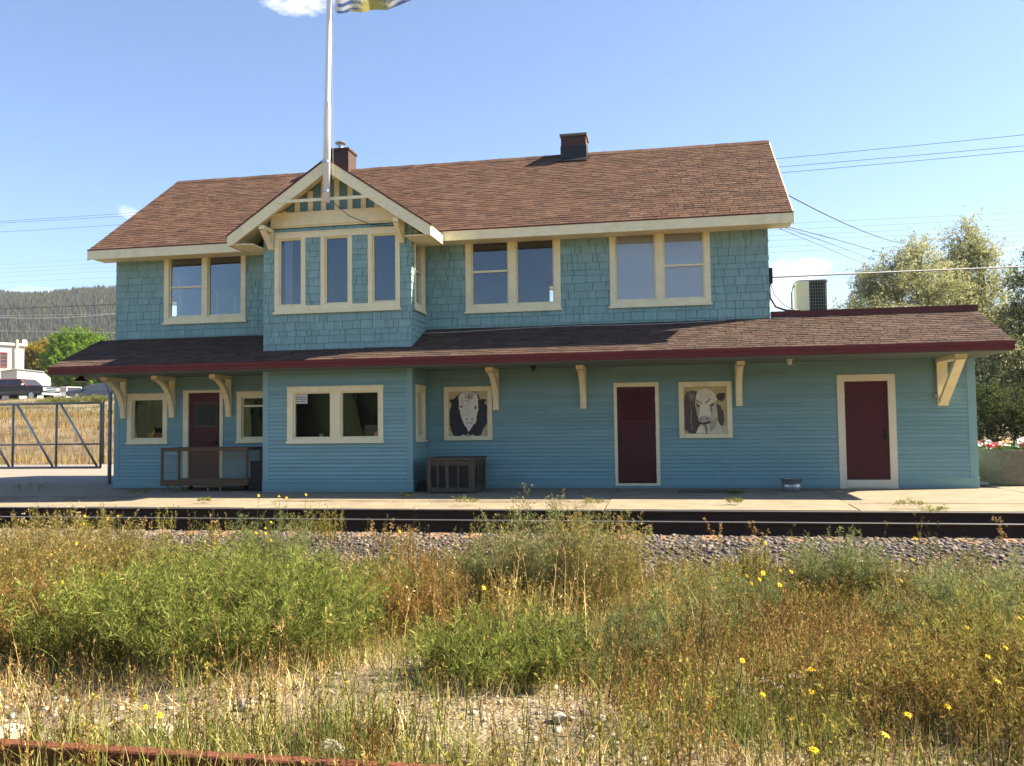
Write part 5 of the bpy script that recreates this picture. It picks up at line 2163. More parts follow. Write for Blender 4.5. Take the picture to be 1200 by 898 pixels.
# individual bushy weeds
bushes = [
    # px, py of the foot, height m, spread m, palette, stems, label, seedheads
    (300, 745, .62, 1.15, GREEN, 'broad bright green feathery weed clump at the left, nearest the ballast', None),
    (205, 762, .60, 1.25, GREEN, 'dark green feathery weed mound in the left foreground', None),
    (385, 720, .52, 1.0, GREEN, 'light green feathery weed at the right edge of the left clump', None),
    (140, 735, .50, 1.0, GREEN + OLIVE, 'yellowish green weed mound left of the big green clump', None),
    (320, 672, .80, .6, GREYGREEN, 'upright green weed with yellow flowers rising in front of the left rail', None),
    (260, 700, .50, .9, GREEN, 'small green feathery weed between the two large left clumps', None),
    (640, 690, .95, .85, GREYGREEN, 'tall pale green weed rising above the rails at the centre', ([(.36, .30, .2), (.28, .2, .12)], .5, .022)),
    (700, 690, .85, .75, OLIVE, 'tall olive weed with dry seed tops right of the central weed', ([(.36, .27, .16), (.3, .2, .1)], .55, .022)),
    (590, 688, .62, .6, GREYGREEN, 'lower greyish weed leaning left of the central weed', ([(.36, .30, .2)], .3, .018)),
    (590, 790, .48, .95, GREEN, 'dark green fern-like weed in the middle of the foreground', None),
    (690, 770, .42, .95, GREYGREEN, 'pale green low weed right of the fern-like weed', None),
    (800, 745, .42, .9, GREYGREEN, 'grey green low weed in the dry grass right of centre', None),
    (975, 688, .62, .45, GREYGREEN, 'tall thin pale green weed in front of the rails on the right', ([(.3, .3, .16)], .2, .015)),
    (1015, 690, .52, .32, GREYGREEN, 'spiky grey green weed standing on the right ballast', None),
    (1165, 720, .62, 1.0, GREYGREEN, 'grey green bushy weed at the right edge', ([(.36, .33, .2)], .3, .015)),
    (1100, 735, .48, .8, GREYGREEN, 'small greyish weed left of the right edge bush', None),
    (1150, 850, .50, .9, OLIVE + RUST, 'dark brownish green weed in the right foreground corner', None),
    (850, 705, .46, .8, GREYGREEN, 'pale weed at the ballast edge right of centre', None),
    (60, 720, .78, .85, OLIVE + RUST, 'tall tawny weed at the left edge in front of the ballast', ([(.40, .33, .2), (.3, .2, .1)], .35, .016)),
    (15, 770, .66, .8, RUST, 'reddish brown bushy weed at the far left edge', ([(.3, .16, .07)], .3, .014)),
    (1185, 800, .60, .8, OLIVE, 'dark olive weed at the right edge lower down', None),
    (105, 770, .5, 1.0, GREEN, 'low bright green weed at the left end of the big green mound', None),
    (250, 778, .5, 1.0, GREEN, 'low green feathery weed at the front of the big left mound', None),
    (350, 765, .5, 1.0, GREEN, 'green feathery weed at the front right of the big left mound', None),
    (430, 712, .5, .8, GREEN + OLIVE, 'yellow green weed between the left mound and the rusty patch', None),
    (25, 680, .82, .7, RUST + OLIVE, 'tawny branching weed before the gate at the far left', ([(.40, .33, .2)], .4, .016)),
    (110, 682, .80, .7, RUST + OLIVE, 'tawny branching weed before the left corner of the station', ([(.40, .33, .2)], .4, .016)),
    (175, 676, .6, .6, OLIVE, 'olive branching weed on the ballast before the left window', ([(.36, .27, .16)], .4, .016)),
    (485, 720, .58, .65, RUST, 'rusty brown upright weed patch left of the central weed', ([(.26, .13, .05)], .4, .014)),
]
for i, (px, py, H, sp, pal, lab, sh) in enumerate(bushes):
    p = G(px, py)
    st = int((46 + 70 * sp) * (1.3 if pal is GREEN else 1.1))
    H *= 1.65 if (px < 400 and pal is GREEN) else 1.15 if py > 765 else 1.4
    up = .18 if H > 1.0 else .28
    stp = RUST if pal is RUST else [(.16, .15, .06), (.2, .17, .08)]
    v, q, c = weed(p, st, sp, H, 12, 7, .05 if pal is GREEN else .042, pal, stp, 60 + i, up, .26, sh)
    v = v.copy()
    v[:, 2] = np.maximum(v[:, 2], p[2] - .05)
    o = np_mesh('weed', v - p, q, 'leaf', c)
    o.location = p
    tag(o, lab, 'weed', 'wild weeds in the foreground')

# tall dry stalks standing in front of the platform
for i, (px, py, H, lab) in enumerate(((12, 660, .74, 'dry seed stalk farthest left in front of the gate'), (42, 665, .88, 'tall dry seed stalk with pale tufts in front of the gate'), (75, 662, .92, 'tall dry stalk with woolly tops right of the pale tufted one'), (100, 660, .80, 'pair of thin dry stalks below the gate end'), (160, 655, .62, 'brown dry stalk in front of the left corner of the station'), (250, 650, .55, 'thin brown stalk in front of the mesh cart'),
                                       (445, 650, .52, 'short brown seed stalk in front of the bay'), (480, 655, .55, 'dry brown seed stalk right of the short one by the bay'), (545, 655, .45, 'small dry stalk in front of the slatted crate'), (730, 650, .42, 'thin forked stalk on the ballast right of the central weed'), (845, 652, .4, 'small dry forked weed on the ballast below the cow picture'), (893, 650, .36, 'thin dry sprig on the ballast before the right door'), (1180, 655, .42, 'dry bent sprig on the ballast at the right edge'), (360, 655, .5, 'dry stalk right of the yellow flowered weed'))):
    p = G(px, py)
    v, q, c = weed(p, 6 if i < 8 else 3, .2, H * (1.45 if i < 4 else 1.25), 11, 3, .018, [(.3, .23, .12), (.24, .15, .07), (.2, .17, .07)], RUST, 200 + i, .2, .2, ([(.44, .38, .26), (.36, .29, .18)] if i < 4 else [(.27, .17, .08), (.33, .24, .13)], .75, .024), st_w=.006)
    o = np_mesh('dry_stalk', v - p, q, 'grass', c)
    o.location = p
    tag(o, lab, 'dry stalk', 'dry stalks along the track')

# weeds in the platform joints
for i, (px, py, r, lab) in enumerate(((480, 583, .22, 'small dark weed in a platform crack before the bay'), (545, 590, .26, 'green weed along the platform crack below the crate'), (693, 591, .24, 'bright green weed at the platform edge before the middle door'), (862, 590, .20, 'green weed tuft on the platform below the bucket'), (1066, 594, .26, 'green weed growing in the crack before the right door'), (1095, 601, .24, 'pale dry weed between platform and rail on the right'), (860, 579, .12, 'dark weed tuft in the shaded platform before the plank'), (165, 579, .3, 'long low weed patch along the left platform crack'), (210, 577, .45, 'low grassy weed patch at the left platform before the wall'), (240, 588, .16, 'tiny weed on the sunny left platform edge'), (40, 578, .6, 'dark weed patch on the shaded yard left of the station'))):
    p = atz(px, py, 0)
    v, q, c = weed(p, 16, r * 1.3, r * .7, 7, 5, .035, GREEN + OLIVE, GREEN, 300 + i, .7, .35)
    v[:, 2] = np.maximum(v[:, 2], .004)
    o = np_mesh('joint_weed', v - p, q, 'leaf', c)
    o.location = p
    tag(o, lab, 'weed', 'weeds in the platform cracks')


# yellow flowers
def make_flower(seed, r=.021):
    rr = random.Random(seed)
    e = empty('yellow_flower', (0, 0, 0), 'x', 'flower')
    h = .42
    mb = MB()
    mb.col = (.13, .14, .05)
    lx = rr.uniform(-.05, .05)
    mb.tube([(0, 0, 0), (lx * .4, .01, h * .5), (lx, 0, h)], .0028, 5)
    mb.build('stem', 'leaf', e)
    mb = MB()
    nn = Vector((rr.uniform(-.4, .6), -.45, .9)).normalized()
    s = nn.cross(Vector((0, 0, 1))).normalized()
    t = s.cross(nn)
    c = Vector((lx, 0, h))
    for k_ in range(8):
        a0 = 2 * math.pi * k_ / 8
        d = s * math.cos(a0) + t * math.sin(a0)
        e_ = nn.cross(d) * r * .26
        mb.add([c, c + d * r * .55 + e_ + nn * .004, c + d * r * 1.0 + nn * rr.uniform(-.006, .004), c + d * r * .55 - e_ + nn * .004], [(0, 1, 2, 3)])
    mb.build('petals', 'petal_y', e)
    mb = MB()
    ring = [c + (s * math.cos(a) + t * math.sin(a)) * r * .24 + nn * .005 for a in [2 * math.pi * i / 8 for i in range(8)]]
    mb.add(ring + [c + nn * .012], [(i, (i + 1) % 8, 8) for i in range(8)])
    mb.build('disc', 'flowercore', e)
    return e


protos = [make_flower(s) for s in (1, 2, 3)]
fl_pts = [(103, 605), (124, 608), (100, 614), (140, 605), (87, 637), (102, 641), (74, 644), (57, 650), (9, 644), (124, 673), (116, 703), (183, 705), (243, 711), (180, 837), (173, 830), (79, 682), (300, 581), (329, 582), (338, 584), (355, 580), (314, 619), (314, 626), (313, 633), (320, 612), (304, 625),
          (561, 689), (462, 654), (472, 623), (887, 672), (878, 675), (895, 679), (906, 685), (917, 669), (933, 670), (891, 637), (884, 684), (900, 671), (1051, 681), (1076, 631), (1073, 656), (1187, 725), (1139, 736), (1185, 759), (861, 773), (1117, 829), (1074, 839), (1025, 863), (963, 880), (901, 814), (941, 809), (958, 785), (1165, 770), (1160, 800)]
used = 0
for i, (px, py) in enumerate(fl_pts):
    zone = None
    hgt = .42
    if py < 600:
        hgt = .72
    elif py < 640:
        hgt = .5
    zg = -.32
    hd = atz(px, py, zg + hgt)
    gzv = float(ballast_z(0, hd[1]) if hd[1] > -8.45 else ground_h(hd[0], hd[1]))
    if hd[1] > -6.2:
        hd = at(px, py, -7.4)
        gzv = float(ballast_z(0, -7.4))
    f = protos[i % 3] if used < 3 and i < 3 else copy_tree(protos[i % 3])
    used += 1
    f.location = (hd[0], hd[1], gzv)
    s = max(.25, (hd[2] - gzv) / .42)
    f.scale = (1, 1, s)
    big = random.Random(i * 7).uniform(.75, 1.15)
    f.scale = (big, big, s)
    f.rotation_euler = (0, 0, random.Random(i).uniform(-.5, .5))
    if px < 200 and py < 720:
        f['label'], f['group'] = 'yellow wildflower among the tawny weeds at the left edge', 'yellow flowers at the left edge'
    elif px < 360 and py < 640:
        f['label'], f['group'] = 'yellow wildflower rising before the left rail on the green weed', 'yellow flowers before the left rail'
    elif px < 600:
        f['label'], f['group'] = 'single yellow wildflower scattered in the left and middle weeds', 'yellow flowers scattered in the middle weeds'
    elif py < 700:
        f['label'], f['group'] = 'yellow wildflower at the ballast edge on the right', 'yellow flowers by the right ballast'
    elif py > 810:
        f['label'], f['group'] = 'large yellow wildflower in the right foreground near the camera', 'yellow flowers in the right foreground'
    else:
        f['label'], f['group'] = 'yellow wildflower among brown weeds on the right', 'yellow flowers among the right weeds'

# ------------------------------------------------------------------ left background
# gate and its post
gt = empty('chain_link_gate', (-3, 1.5, .4), 'grey pipe framed chain link gate across the yard at the left', 'gate')
GXs = (-1.48, -2.78, -4.08, -5.38)
gz0, gz1, gzm = .42, 2.106, 1.03
mb = MB()
for z in (gz0, gz1):
    mb.tube([(GXs[-1], 1.5, z), (GXs[0], 1.5, z)], .032, 10)
mb.tube([(GXs[-1], 1.5, gzm), (GXs[0], 1.5, gzm)], .022, 8)
for x in GXs:
    mb.tube([(x, 1.5, gz0), (x, 1.5, gz1)], .030, 10)
mb.tube([(GXs[0] + .07, 1.5, gz0 + .1), (GXs[0] + .07, 1.5, gz1 + .05)], .026, 8)
mb.build('frame', 'greypipe', gt, smooth=True)
for a, b in zip(GXs[1:], GXs[:-1]):
    mb = MB()
    mb.tube([(a + .12, 1.5, gz1 - .02), (b - .1, 1.5, gz0 + .03)], .030, 8)
    mb.build('brace', 'metal', gt, smooth=True)
mb = MB()
step = .075
W, H = GXs[0] - GXs[-1], gz1 - gz0
kk = int((W + H) / step)
for i in range(kk):
    s = i * step
    for sg_ in (1, -1):
        a = (max(0, s - H), min(s, H))
        b = (min(s, W), max(0, s - W))
        pts = [a, b]
        P2 = []
        for (u, vv) in pts:
            x = GXs[-1] + u if sg_ == 1 else GXs[0] - u
            P2.append((x, 1.505 + .004 * sg_, gz0 + vv))
        mb.tube(P2, .0017, 3, caps=False)
mb.build('wire_mesh', 'metal', gt)
fpst = empty('fence_post', (-1.25, 1.55, 0), 'grey steel gate post with a forked barbed wire top beside the station', 'post')
mb = MB()
mb.tube([(-1.25, 1.55, -.02), (-1.25, 1.55, 2.34)], .048, 12)
mb.build('post', 'greypipe', fpst, smooth=True)
for dx in (-.26, .26):
    mb = MB()
    mb.tube([(-1.25, 1.55, 2.3), (-1.25 + dx * .4, 1.55, 2.52), (-1.25 + dx, 1.55, 2.95)], .022, 8)
    mb.build('fork_arm', 'greypipe', fpst, smooth=True)
mb = MB()
for z in (.7, 1.3, 1.9):
    mb.lathe((-1.25, 1.55, z), [(.052, -.02), (.056, 0), (.052, .02)], 12)
mb.build('collar', 'greypipe', fpst)

# grass on the bank
g = np.random.default_rng(51)
n = 60000
y = 13.4 + 34.5 * g.random(n) ** 1.2
x = -46 + 47 * g.random(n) - (y - 13) * .25
base = np.stack([x, y, ground_h(x, y) - .02], -1)
pal = mixcol([(.24, .155, .04), (.29, .20, .065), (.19, .125, .035), (.16, .13, .04)], n, g, .25)
gre = vnoise(x, y, .45, 77) * sstep(17, 30, y) * 1.5 + .25 * (vnoise(x, y, 1.2, 78) - .4)
gsel = g.random(n) < np.clip(gre * 1.2, 0, .95)
pal[gsel] = mixcol([(.12, .12, .05), (.15, .135, .065), (.09, .10, .04), (.17, .14, .08)], gsel.sum(), g, .2)
v, q, c, _ = ribbons(base, g.uniform(0, 6.28, n), np.abs(g.normal(0, .25, n)).clip(0, .7), g.uniform(.2, .55, n) * (1 - .6 * sstep(20, 44, y)), g.uniform(.015, .035, n), g.normal(0, .3, n).clip(-.6, .6), pal, pal * 1.15, 2, 1.5, g)
tag(np_mesh('bank_grass', v, q, 'grass', c), kind='stuff')


def ellipsoid_pts(n, c, r, g, shell=.55):
    d = g.normal(size=(n, 3))
    d /= np.linalg.norm(d, axis=1, keepdims=True)
    q = (shell + (1 - shell) * g.random(n)) if shell > 0 else g.random(n) ** (1 / 3)
    return np.array(c) + d * q[:, None] * np.array(r), d


def tree(name, base, trunk_h, trunk_r, clumps, pal, leaf, per, label, cat='tree', group=None, seed=1, droop=.35, twig=(.35, .8), lpt=16, barkmat='bark', varc=.25):
    """trunk + limbs, crown of twigs carrying leaves; clumps: (dx,dy,z,rx,ry,rz)"""
    g = np.random.default_rng(seed)
    e = empty(name, base, label, cat, group)
    bx_, by_, bz_ = base
    mb = MB()
    fork = (bx_ + .02 * trunk_h, by_, bz_ + trunk_h)
    mb.tube([(bx_, by_, bz_ - .2), (bx_ + .05, by_, bz_ + trunk_h * .5), fork], [trunk_r * 1.25, trunk_r, trunk_r * .85], 9)
    for (dx, dy, z, rx, ry, rz) in clumps:
        tip = Vector((bx_ + dx, by_ + dy, bz_ + z))
        mid = Vector(fork).lerp(tip, .5) + Vector((dx * .15, dy * .15, -rz * .25))
        mb.tube([fork, mid, tip, tip + Vector((g.uniform(-.3, .3) * rx, g.uniform(-.3, .3) * ry, rz * .75))], [trunk_r * .6, trunk_r * .4, trunk_r * .2, trunk_r * .05], 6)
        for _ in range(5):
            d = Vector(g.normal(size=3)).normalized()
            p2 = tip + Vector((d.x * rx * .8, d.y * ry * .8, abs(d.z) * rz * .7))
            mb.tube([mid.lerp(tip, .6), tip.lerp(p2, .5), p2], [trunk_r * .2, trunk_r * .1, trunk_r * .03], 5)
    mb.build('trunk', barkmat, e, smooth=True)
    parts = []
    for (dx, dy, z, rx, ry, rz) in clumps:
        vol = rx * ry * rz
        # uneven: sub-clumps with gaps between
        ns = max(5, int(per * 1.3 * vol ** .45))
        sc, sd_ = ellipsoid_pts(ns, (bx_ + dx, by_ + dy, bz_ + z), (rx, ry, rz), g, .25)
        nt = max(30, int(per * 7 * vol ** .66 * 2))
        k_ = g.integers(0, ns, nt)
        sr = .34 * vol ** (1 / 3)
        st = sc[k_] + g.normal(0, 1, (nt, 3)) * sr * .55
        dirs = sd_[k_] * .5 + g.normal(0, .55, (nt, 3)) + np.array([0, 0, .2])
        dirs /= np.linalg.norm(dirs, axis=1, keepdims=True)
        L = g.uniform(*twig, nt)
        t = g.random((nt, lpt))
        P = st[:, None, :] + dirs[:, None, :] * (L[:, None] * t)[..., None]
        P[:, :, 2] -= droop * L[:, None] * t ** 2
        P = P.reshape(-1, 3) + g.normal(0, .03, (nt * lpt, 3))
        tone = g.uniform(1 - varc, 1 + varc, ns)[k_]
        cc = mixcol(pal, nt * lpt, g, .22) * np.repeat(tone, lpt)[:, None]
        nl = len(P)
        ld = g.normal(0, .8, (nl, 3)) + np.array([0, 0, -droop])
        parts.append(leaflets(P, ld, leaf * g.uniform(.6, 1.35, nl), leaf * .62 * g.uniform(.6, 1.3, nl), cc, g))
    v, q, c = join(parts)
    np_mesh('crown', v, q, 'leaf', c, e)
    return e


# trees on the right, behind the wing
TL = [(.27, .28, .17), (.34, .335, .22), (.20, .22, .12), (.40, .385, .28)]
TD = [(.045, .062, .024), (.06, .075, .03), (.035, .05, .02)]  # dark leaf tones, lowered further to colour in the shade behind the planters


def cl(px, py, Y, rx, ry, base, k=1.12):
    """clump at image point on plane Y, radii in photo pixels"""
    p = at(px, py, Y)
    s = (Y - CAM[1]) / F_PX
    return (p[0] - base[0], p[1] - base[1], p[2] - base[2], rx * s * k, rx * s * .8 * k, ry * s * k)


b1 = tuple(at(1075, 510, 15.0)); b1 = (b1[0], b1[1], 0)
tree('leafy_tree', b1, 2.2, .16, [cl(1075, 300, 15, 22, 16, b1), cl(1050, 330, 15, 34, 24, b1), cl(1022, 345, 14.5, 18, 26, b1), cl(1090, 335, 15.5, 34, 22, b1), cl(1030, 380, 14, 36, 24, b1), cl(1080, 385, 15, 40, 26, b1), cl(1012, 335, 15, 9, 22, b1)],
     TL, .070, 46, 'loose pale green tree behind the flat roofed wing, left of the tallest', seed=81)
b2 = tuple(at(1140, 520, 17.0)); b2 = (b2[0], b2[1], 0)
tree('leafy_tree', b2, 2.6, .2, [cl(1135, 268, 17, 9, 16, b2), cl(1128, 292, 17, 22, 20, b2), cl(1152, 300, 17, 18, 18, b2), cl(1120, 325, 17, 26, 22, b2), cl(1155, 338, 16.5, 22, 22, b2), cl(1130, 365, 16.5, 40, 24, b2), cl(1165, 385, 16, 34, 26, b2), cl(1110, 400, 16, 40, 22, b2)],
     TL, .070, 44, 'tallest pale green tree with a spiky top behind the wing', seed=82)
b3 = tuple(at(1215, 520, 13.0)); b3 = (b3[0], b3[1], 0)
tree('leafy_tree', b3, 2.4, .18, [cl(1212, 340, 13, 24, 40, b3), cl(1240, 300, 13, 34, 40, b3), cl(1195, 385, 13, 24, 26, b3), cl(1230, 390, 13, 44, 36, b3), cl(1180, 430, 13, 28, 26, b3), cl(1205, 465, 12.5, 32, 26, b3), cl(1250, 450, 13, 46, 40, b3)],
     TL + TD, .085, 24, 'darker tree cut by the right edge of the picture', seed=83)
b4 = tuple(at(992, 510, 22.0)); b4 = (b4[0], b4[1], 0)
tree('small_tree', b4, 2.0, .1, [cl(995, 362, 22, 14, 16, b4), cl(985, 380, 22, 12, 14, b4), cl(1005, 385, 22, 18, 20, b4)], TL, .09, 22, 'small bushy tree just right of the rooftop air conditioner', seed=84)
b5 = tuple(at(1165, 555, 8.5)); b5 = (b5[0], b5[1], 0)
tree('dark_bush', b5, .5, .06, [cl(1160, 505, 8.5, 26, 30, b5), cl(1195, 500, 8.5, 34, 34, b5), cl(1240, 505, 8.5, 46, 36, b5), cl(1175, 470, 9.2, 30, 20, b5)], TD, .07, 30, 'dense dark bush behind the flower planters', 'bush', seed=85, twig=(.2, .45), lpt=18)
b6 = tuple(at(1160, 540, 12)); b6 = (b6[0], b6[1], 0)
tree('leafy_tree', b6, 1.6, .11, [cl(1155, 440, 12, 26, 26, b6), cl(1180, 410, 12, 30, 22, b6), cl(1150, 470, 12, 24, 20, b6)], TL + TD, .08, 26, 'low mixed green tree beyond the wall corner above the planters', seed=86)

# trees on the left, beyond the street
b7 = tuple(at(95, 455, 85)); b7 = (b7[0], b7[1], 4.2)
tree('round_tree', b7, 2.5, .3, [cl(88, 408, 85, 30, 16, b7), cl(72, 425, 85, 18, 16, b7), cl(110, 418, 85, 28, 18, b7), cl(95, 432, 84, 36, 18, b7), cl(128, 432, 85, 26, 16, b7), cl(75, 442, 84, 16, 10, b7)],
     [(.11, .19, .025), (.14, .22, .03), (.09, .16, .02)], .26, 30, 'round bright green tree above the canopy end at the left', seed=87, twig=(.5, 1.1), droop=.15)
b8 = tuple(at(48, 455, 92)); b8 = (b8[0], b8[1], 4.2)
tree('autumn_tree', b8, 2.0, .25, [cl(47, 415, 92, 16, 12, b8), cl(40, 430, 92, 18, 14, b8), cl(60, 428, 92, 14, 14, b8), cl(32, 422, 92, 10, 14, b8)],
     [(.26, .19, .025), (.22, .16, .03), (.15, .14, .03), (.30, .20, .02)], .26, 30, 'yellow autumn tree beside the white building', seed=88, twig=(.5, 1.1), droop=.15)
b9 = tuple(at(150, 455, 90)); b9 = (b9[0], b9[1], 4.2)
tree('round_tree', b9, 2.0, .25, [cl(150, 425, 90, 26, 18, b9), cl(165, 432, 90, 26, 18, b9)], [(.09, .15, .03), (.11, .17, .03)], .28, 12, 'green tree glimpsed under the canopy behind the parked blue car', seed=89, twig=(.5, 1.1), droop=.15)

# white building, shed
wb = empty('white_building', (-60, 75, 4.2), 'flat roofed white building at the left edge', 'building')
p = at(27.5, 470, 70)
q0 = at(27.5, 407, 70)
x1_, zt_ = p[0], q0[2]
wn = Vector((.85, -.53, 0)).normalized()
wu = Vector((wn.y, -wn.x, 0))
wpl = Plane((p[0], p[1], 0), wu, wn)


def on_wall(pl, px, py):
    rr_ = ray(px, py)
    n_ = np.array(pl.n)
    t = ((np.array(pl.o) - CAM) @ n_) / (rr_ @ n_)
    q = Vector(CAM + rr_ * t)
    return (q - pl.o).dot(pl.u), q.z


mb = MB()
slab(mb, wpl, 0, 22, 3.6, zt_ + .1, -14, 0)
mb.build('wall', 'whitewall', wb)
mb = MB()
slab(mb, wpl, -.25, 22.2, zt_ + .105, zt_ + .4, -14.2, .25)
mb.build('roof', 'whitewall', wb)
(wr, wbt), (wl, wtp) = on_wall(wpl, 8.5, 431), on_wall(wpl, -1, 412.5)
mb = MB()
for t in cut((wr, wl, wbt, wtp), [(wr + .12, wl - .12, wbt + .12, wtp - .12)]):
    slab(mb, wpl, *t, .005, .1)
for i in range(1, 4):
    z = wbt + (wtp - wbt) * i / 4
    slab(mb, wpl, wr + .13, wl - .13, z - .04, z + .04, .03, .08)
fr = mb.build('window', 'truckroof', wb)
mb = MB()
mb.add([wpl(wr + .1, wbt + .1, .04), wpl(wl - .1, wbt + .1, .04), wpl(wl - .1, wtp - .1, .04), wpl(wr + .1, wtp - .1, .04)], [(0, 1, 2, 3)])
mb.build('pane', 'carglass', fr)
mb = MB()
du = on_wall(wpl, 18.5, 430)[0]
mb.tube([wpl(du, 3.7, .15), wpl(du, zt_ + .8, .3)], .12, 8)
mb.build('downpipe', 'cream2', wb)
dsh = empty('satellite_dish', tuple(wpl(.1, zt_ + .4, -.2)), 'small white satellite dish on the roof edge of the white building', 'satellite dish')
c = Vector(at(29, 401, 70))
mb = MB()
mb.tube([wpl(.3, zt_ + .41, -.3), c - Vector((.02, -.02, .0))], .05, 8)
mb.build('mast', 'metal', dsh)
mb = MB()
nrm = Vector((.75, -.5, .35)).normalized()
s = nrm.cross(Vector((0, 0, 1))).normalized()
t = s.cross(nrm)
vs = []
for r_, dd in ((.03, 0), (.16, .03), (.28, .08)):
    for j in range(16):
        a = 2 * math.pi * j / 16
        vs.append(c + (s * math.cos(a) + t * math.sin(a) * 1.1) * r_ + nrm * dd)
fs = [(i * 16 + j, i * 16 + (j + 1) % 16, (i + 1) * 16 + (j + 1) % 16, (i + 1) * 16 + j) for i in range(2) for j in range(16)] + [tuple(range(16))]
mb.add(vs, fs)
mb.build('dish', 'whitewall', dsh, smooth=True)
mb = MB()
mb.tube([c - t * .4, c + nrm * .5 - t * .1], .02, 6)
mb.build('arm', 'metal', dsh)
o_ = at(59, 462, 62)
sh = empty('white_shed', (o_[0], o_[1], 4.2), 'low white shed with a sloping top behind the pickup truck', 'shed')
spl = Plane((o_[0], o_[1], 0), wu, wn)
c1_, c2_, c3_ = on_wall(spl, 59, 443), on_wall(spl, 51, 436.5), on_wall(spl, 20, 433)
mb = MB()
mb.prism([(0, 3.7), (c3_[0], 3.7), (c3_[0], c3_[1]), (c2_[0], c2_[1]), (0, c1_[1])], lambda u, v, d: spl(u, v, d), -5, 0)
mb.build('wall', 'whitewall', sh)
mb = MB()
mb.prism([(c3_[0] + .2, c3_[1] + .01), (c2_[0] - .05, c2_[1] + .01), (c2_[0] - .05, c2_[1] + .10), (c3_[0] + .2, c3_[1] + .10)], lambda u, v, d: spl(u, v, d), -5.1, .1)
mb.build('roof', 'metal', sh)


# vehicles
def car(name, label, cat, loc, head, prof_body, prof_cab, W, cabW, wheels, wr, mats, glass_sides, lights, extra=None, scale=1.0, group='vehicles parked on the upper street'):
    """local axes: +x forward, y left, z up; profile polygons in (x, z)"""
    e = empty(name, loc, label, cat, group)
    e.rotation_euler = (0, 0, head)
    e.scale = (scale, scale, scale)
    bpy.context.view_layer.update()

    def put(mb, nm, mt, par=None, bev=0.0):
        o = mb.build(nm, mt, None, bevel=bev)
        o.parent = par or e
        return o
    body, roofm, lower = mats
    mb = MB()
    mb.prism(prof_body, lambda u, v, d: (u, d, v), -W / 2, W / 2)
    bo = put(mb, 'body', body, bev=.05)
    mb = MB()
    k_ = len(prof_cab)
    zmin, zmax = min(v for u, v in prof_cab), max(v for u, v in prof_cab)

    def yy(v, s):
        t = (v - zmin) / (zmax - zmin)
        return s * (W / 2 * .97 * (1 - t) + cabW / 2 * t)
    vs = [(u, yy(v, -1), v) for u, v in prof_cab] + [(u, yy(v, 1), v) for u, v in prof_cab]
    fs = [tuple(range(k_)), tuple(range(2 * k_ - 1, k_ - 1, -1))] + [((i + 1) % k_, i, i + k_, (i + 1) % k_ + k_) for i in range(k_)]
    mb.add(vs, fs)
    put(mb, 'cab', roofm, bev=.04)
    for poly in glass_sides:
        for s in (-1, 1):
            mb = MB()
            p1 = [(u, yy(v, s) + s * .012, v) for u, v in poly]
            p0 = [(u, yy(v, s) - s * .02, v) for u, v in poly]
            n_ = len(poly)
            mb.add(p1 + p0, [tuple(range(n_)), tuple(range(2 * n_ - 1, n_ - 1, -1))] + [((i + 1) % n_, i, i + n_, (i + 1) % n_ + n_) for i in range(n_)])
            put(mb, 'side_window', 'carglass')
    # windscreen and rear screen follow the sloping cab edges
    lo = sorted([i for i in range(k_) if prof_cab[i][1] < zmin + .05], key=lambda i: prof_cab[i][0])
    hi = sorted([i for i in range(k_) if prof_cab[i][1] > zmax - .12], key=lambda i: prof_cab[i][0])
    for a, b, sg_ in ((lo[-1], hi[-1], 1), (lo[0], hi[0], -1)):
        (u0, v0), (u1, v1) = prof_cab[a], prof_cab[b]
        mb = MB()
        A, Bq = (u0 * .92 + u1 * .08, v0 * .92 + v1 * .08), (u0 * .1 + u1 * .9, v0 * .1 + v1 * .9)
        ox = .016 * sg_
        mb.add([(A[0] + ox, yy(A[1], -.9), A[1] + .012), (A[0] + ox, yy(A[1], .9), A[1] + .012), (Bq[0] + ox, yy(Bq[1], .88), Bq[1] + .012), (Bq[0] + ox, yy(Bq[1], -.88), Bq[1] + .012)], [(0, 1, 2, 3)])
        put(mb, 'windscreen', 'carglass')
    for x in wheels:
        for s in (-1, 1):
            mb = MB()
            y0_, y1_ = s * (W / 2 - .20), s * (W / 2 + .015)
            mb.tube([(x, y0_, wr), (x, y1_, wr)], wr, 20)
            wh = put(mb, 'wheel', 'tyre')
            mb = MB()
            mb.tube([(x, y1_, wr), (x, y1_ + s * .015, wr)], wr * .6, 16)
            put(mb, 'rim', 'metal', wh)
    for (x, y_, z, sx, sy, sz, mt, nm) in lights:
        mb = MB()
        mb.box(x - sx / 2, x + sx / 2, y_ - sy / 2, y_ + sy / 2, z - sz / 2, z + sz / 2)
        put(mb, nm, mt)
    return e


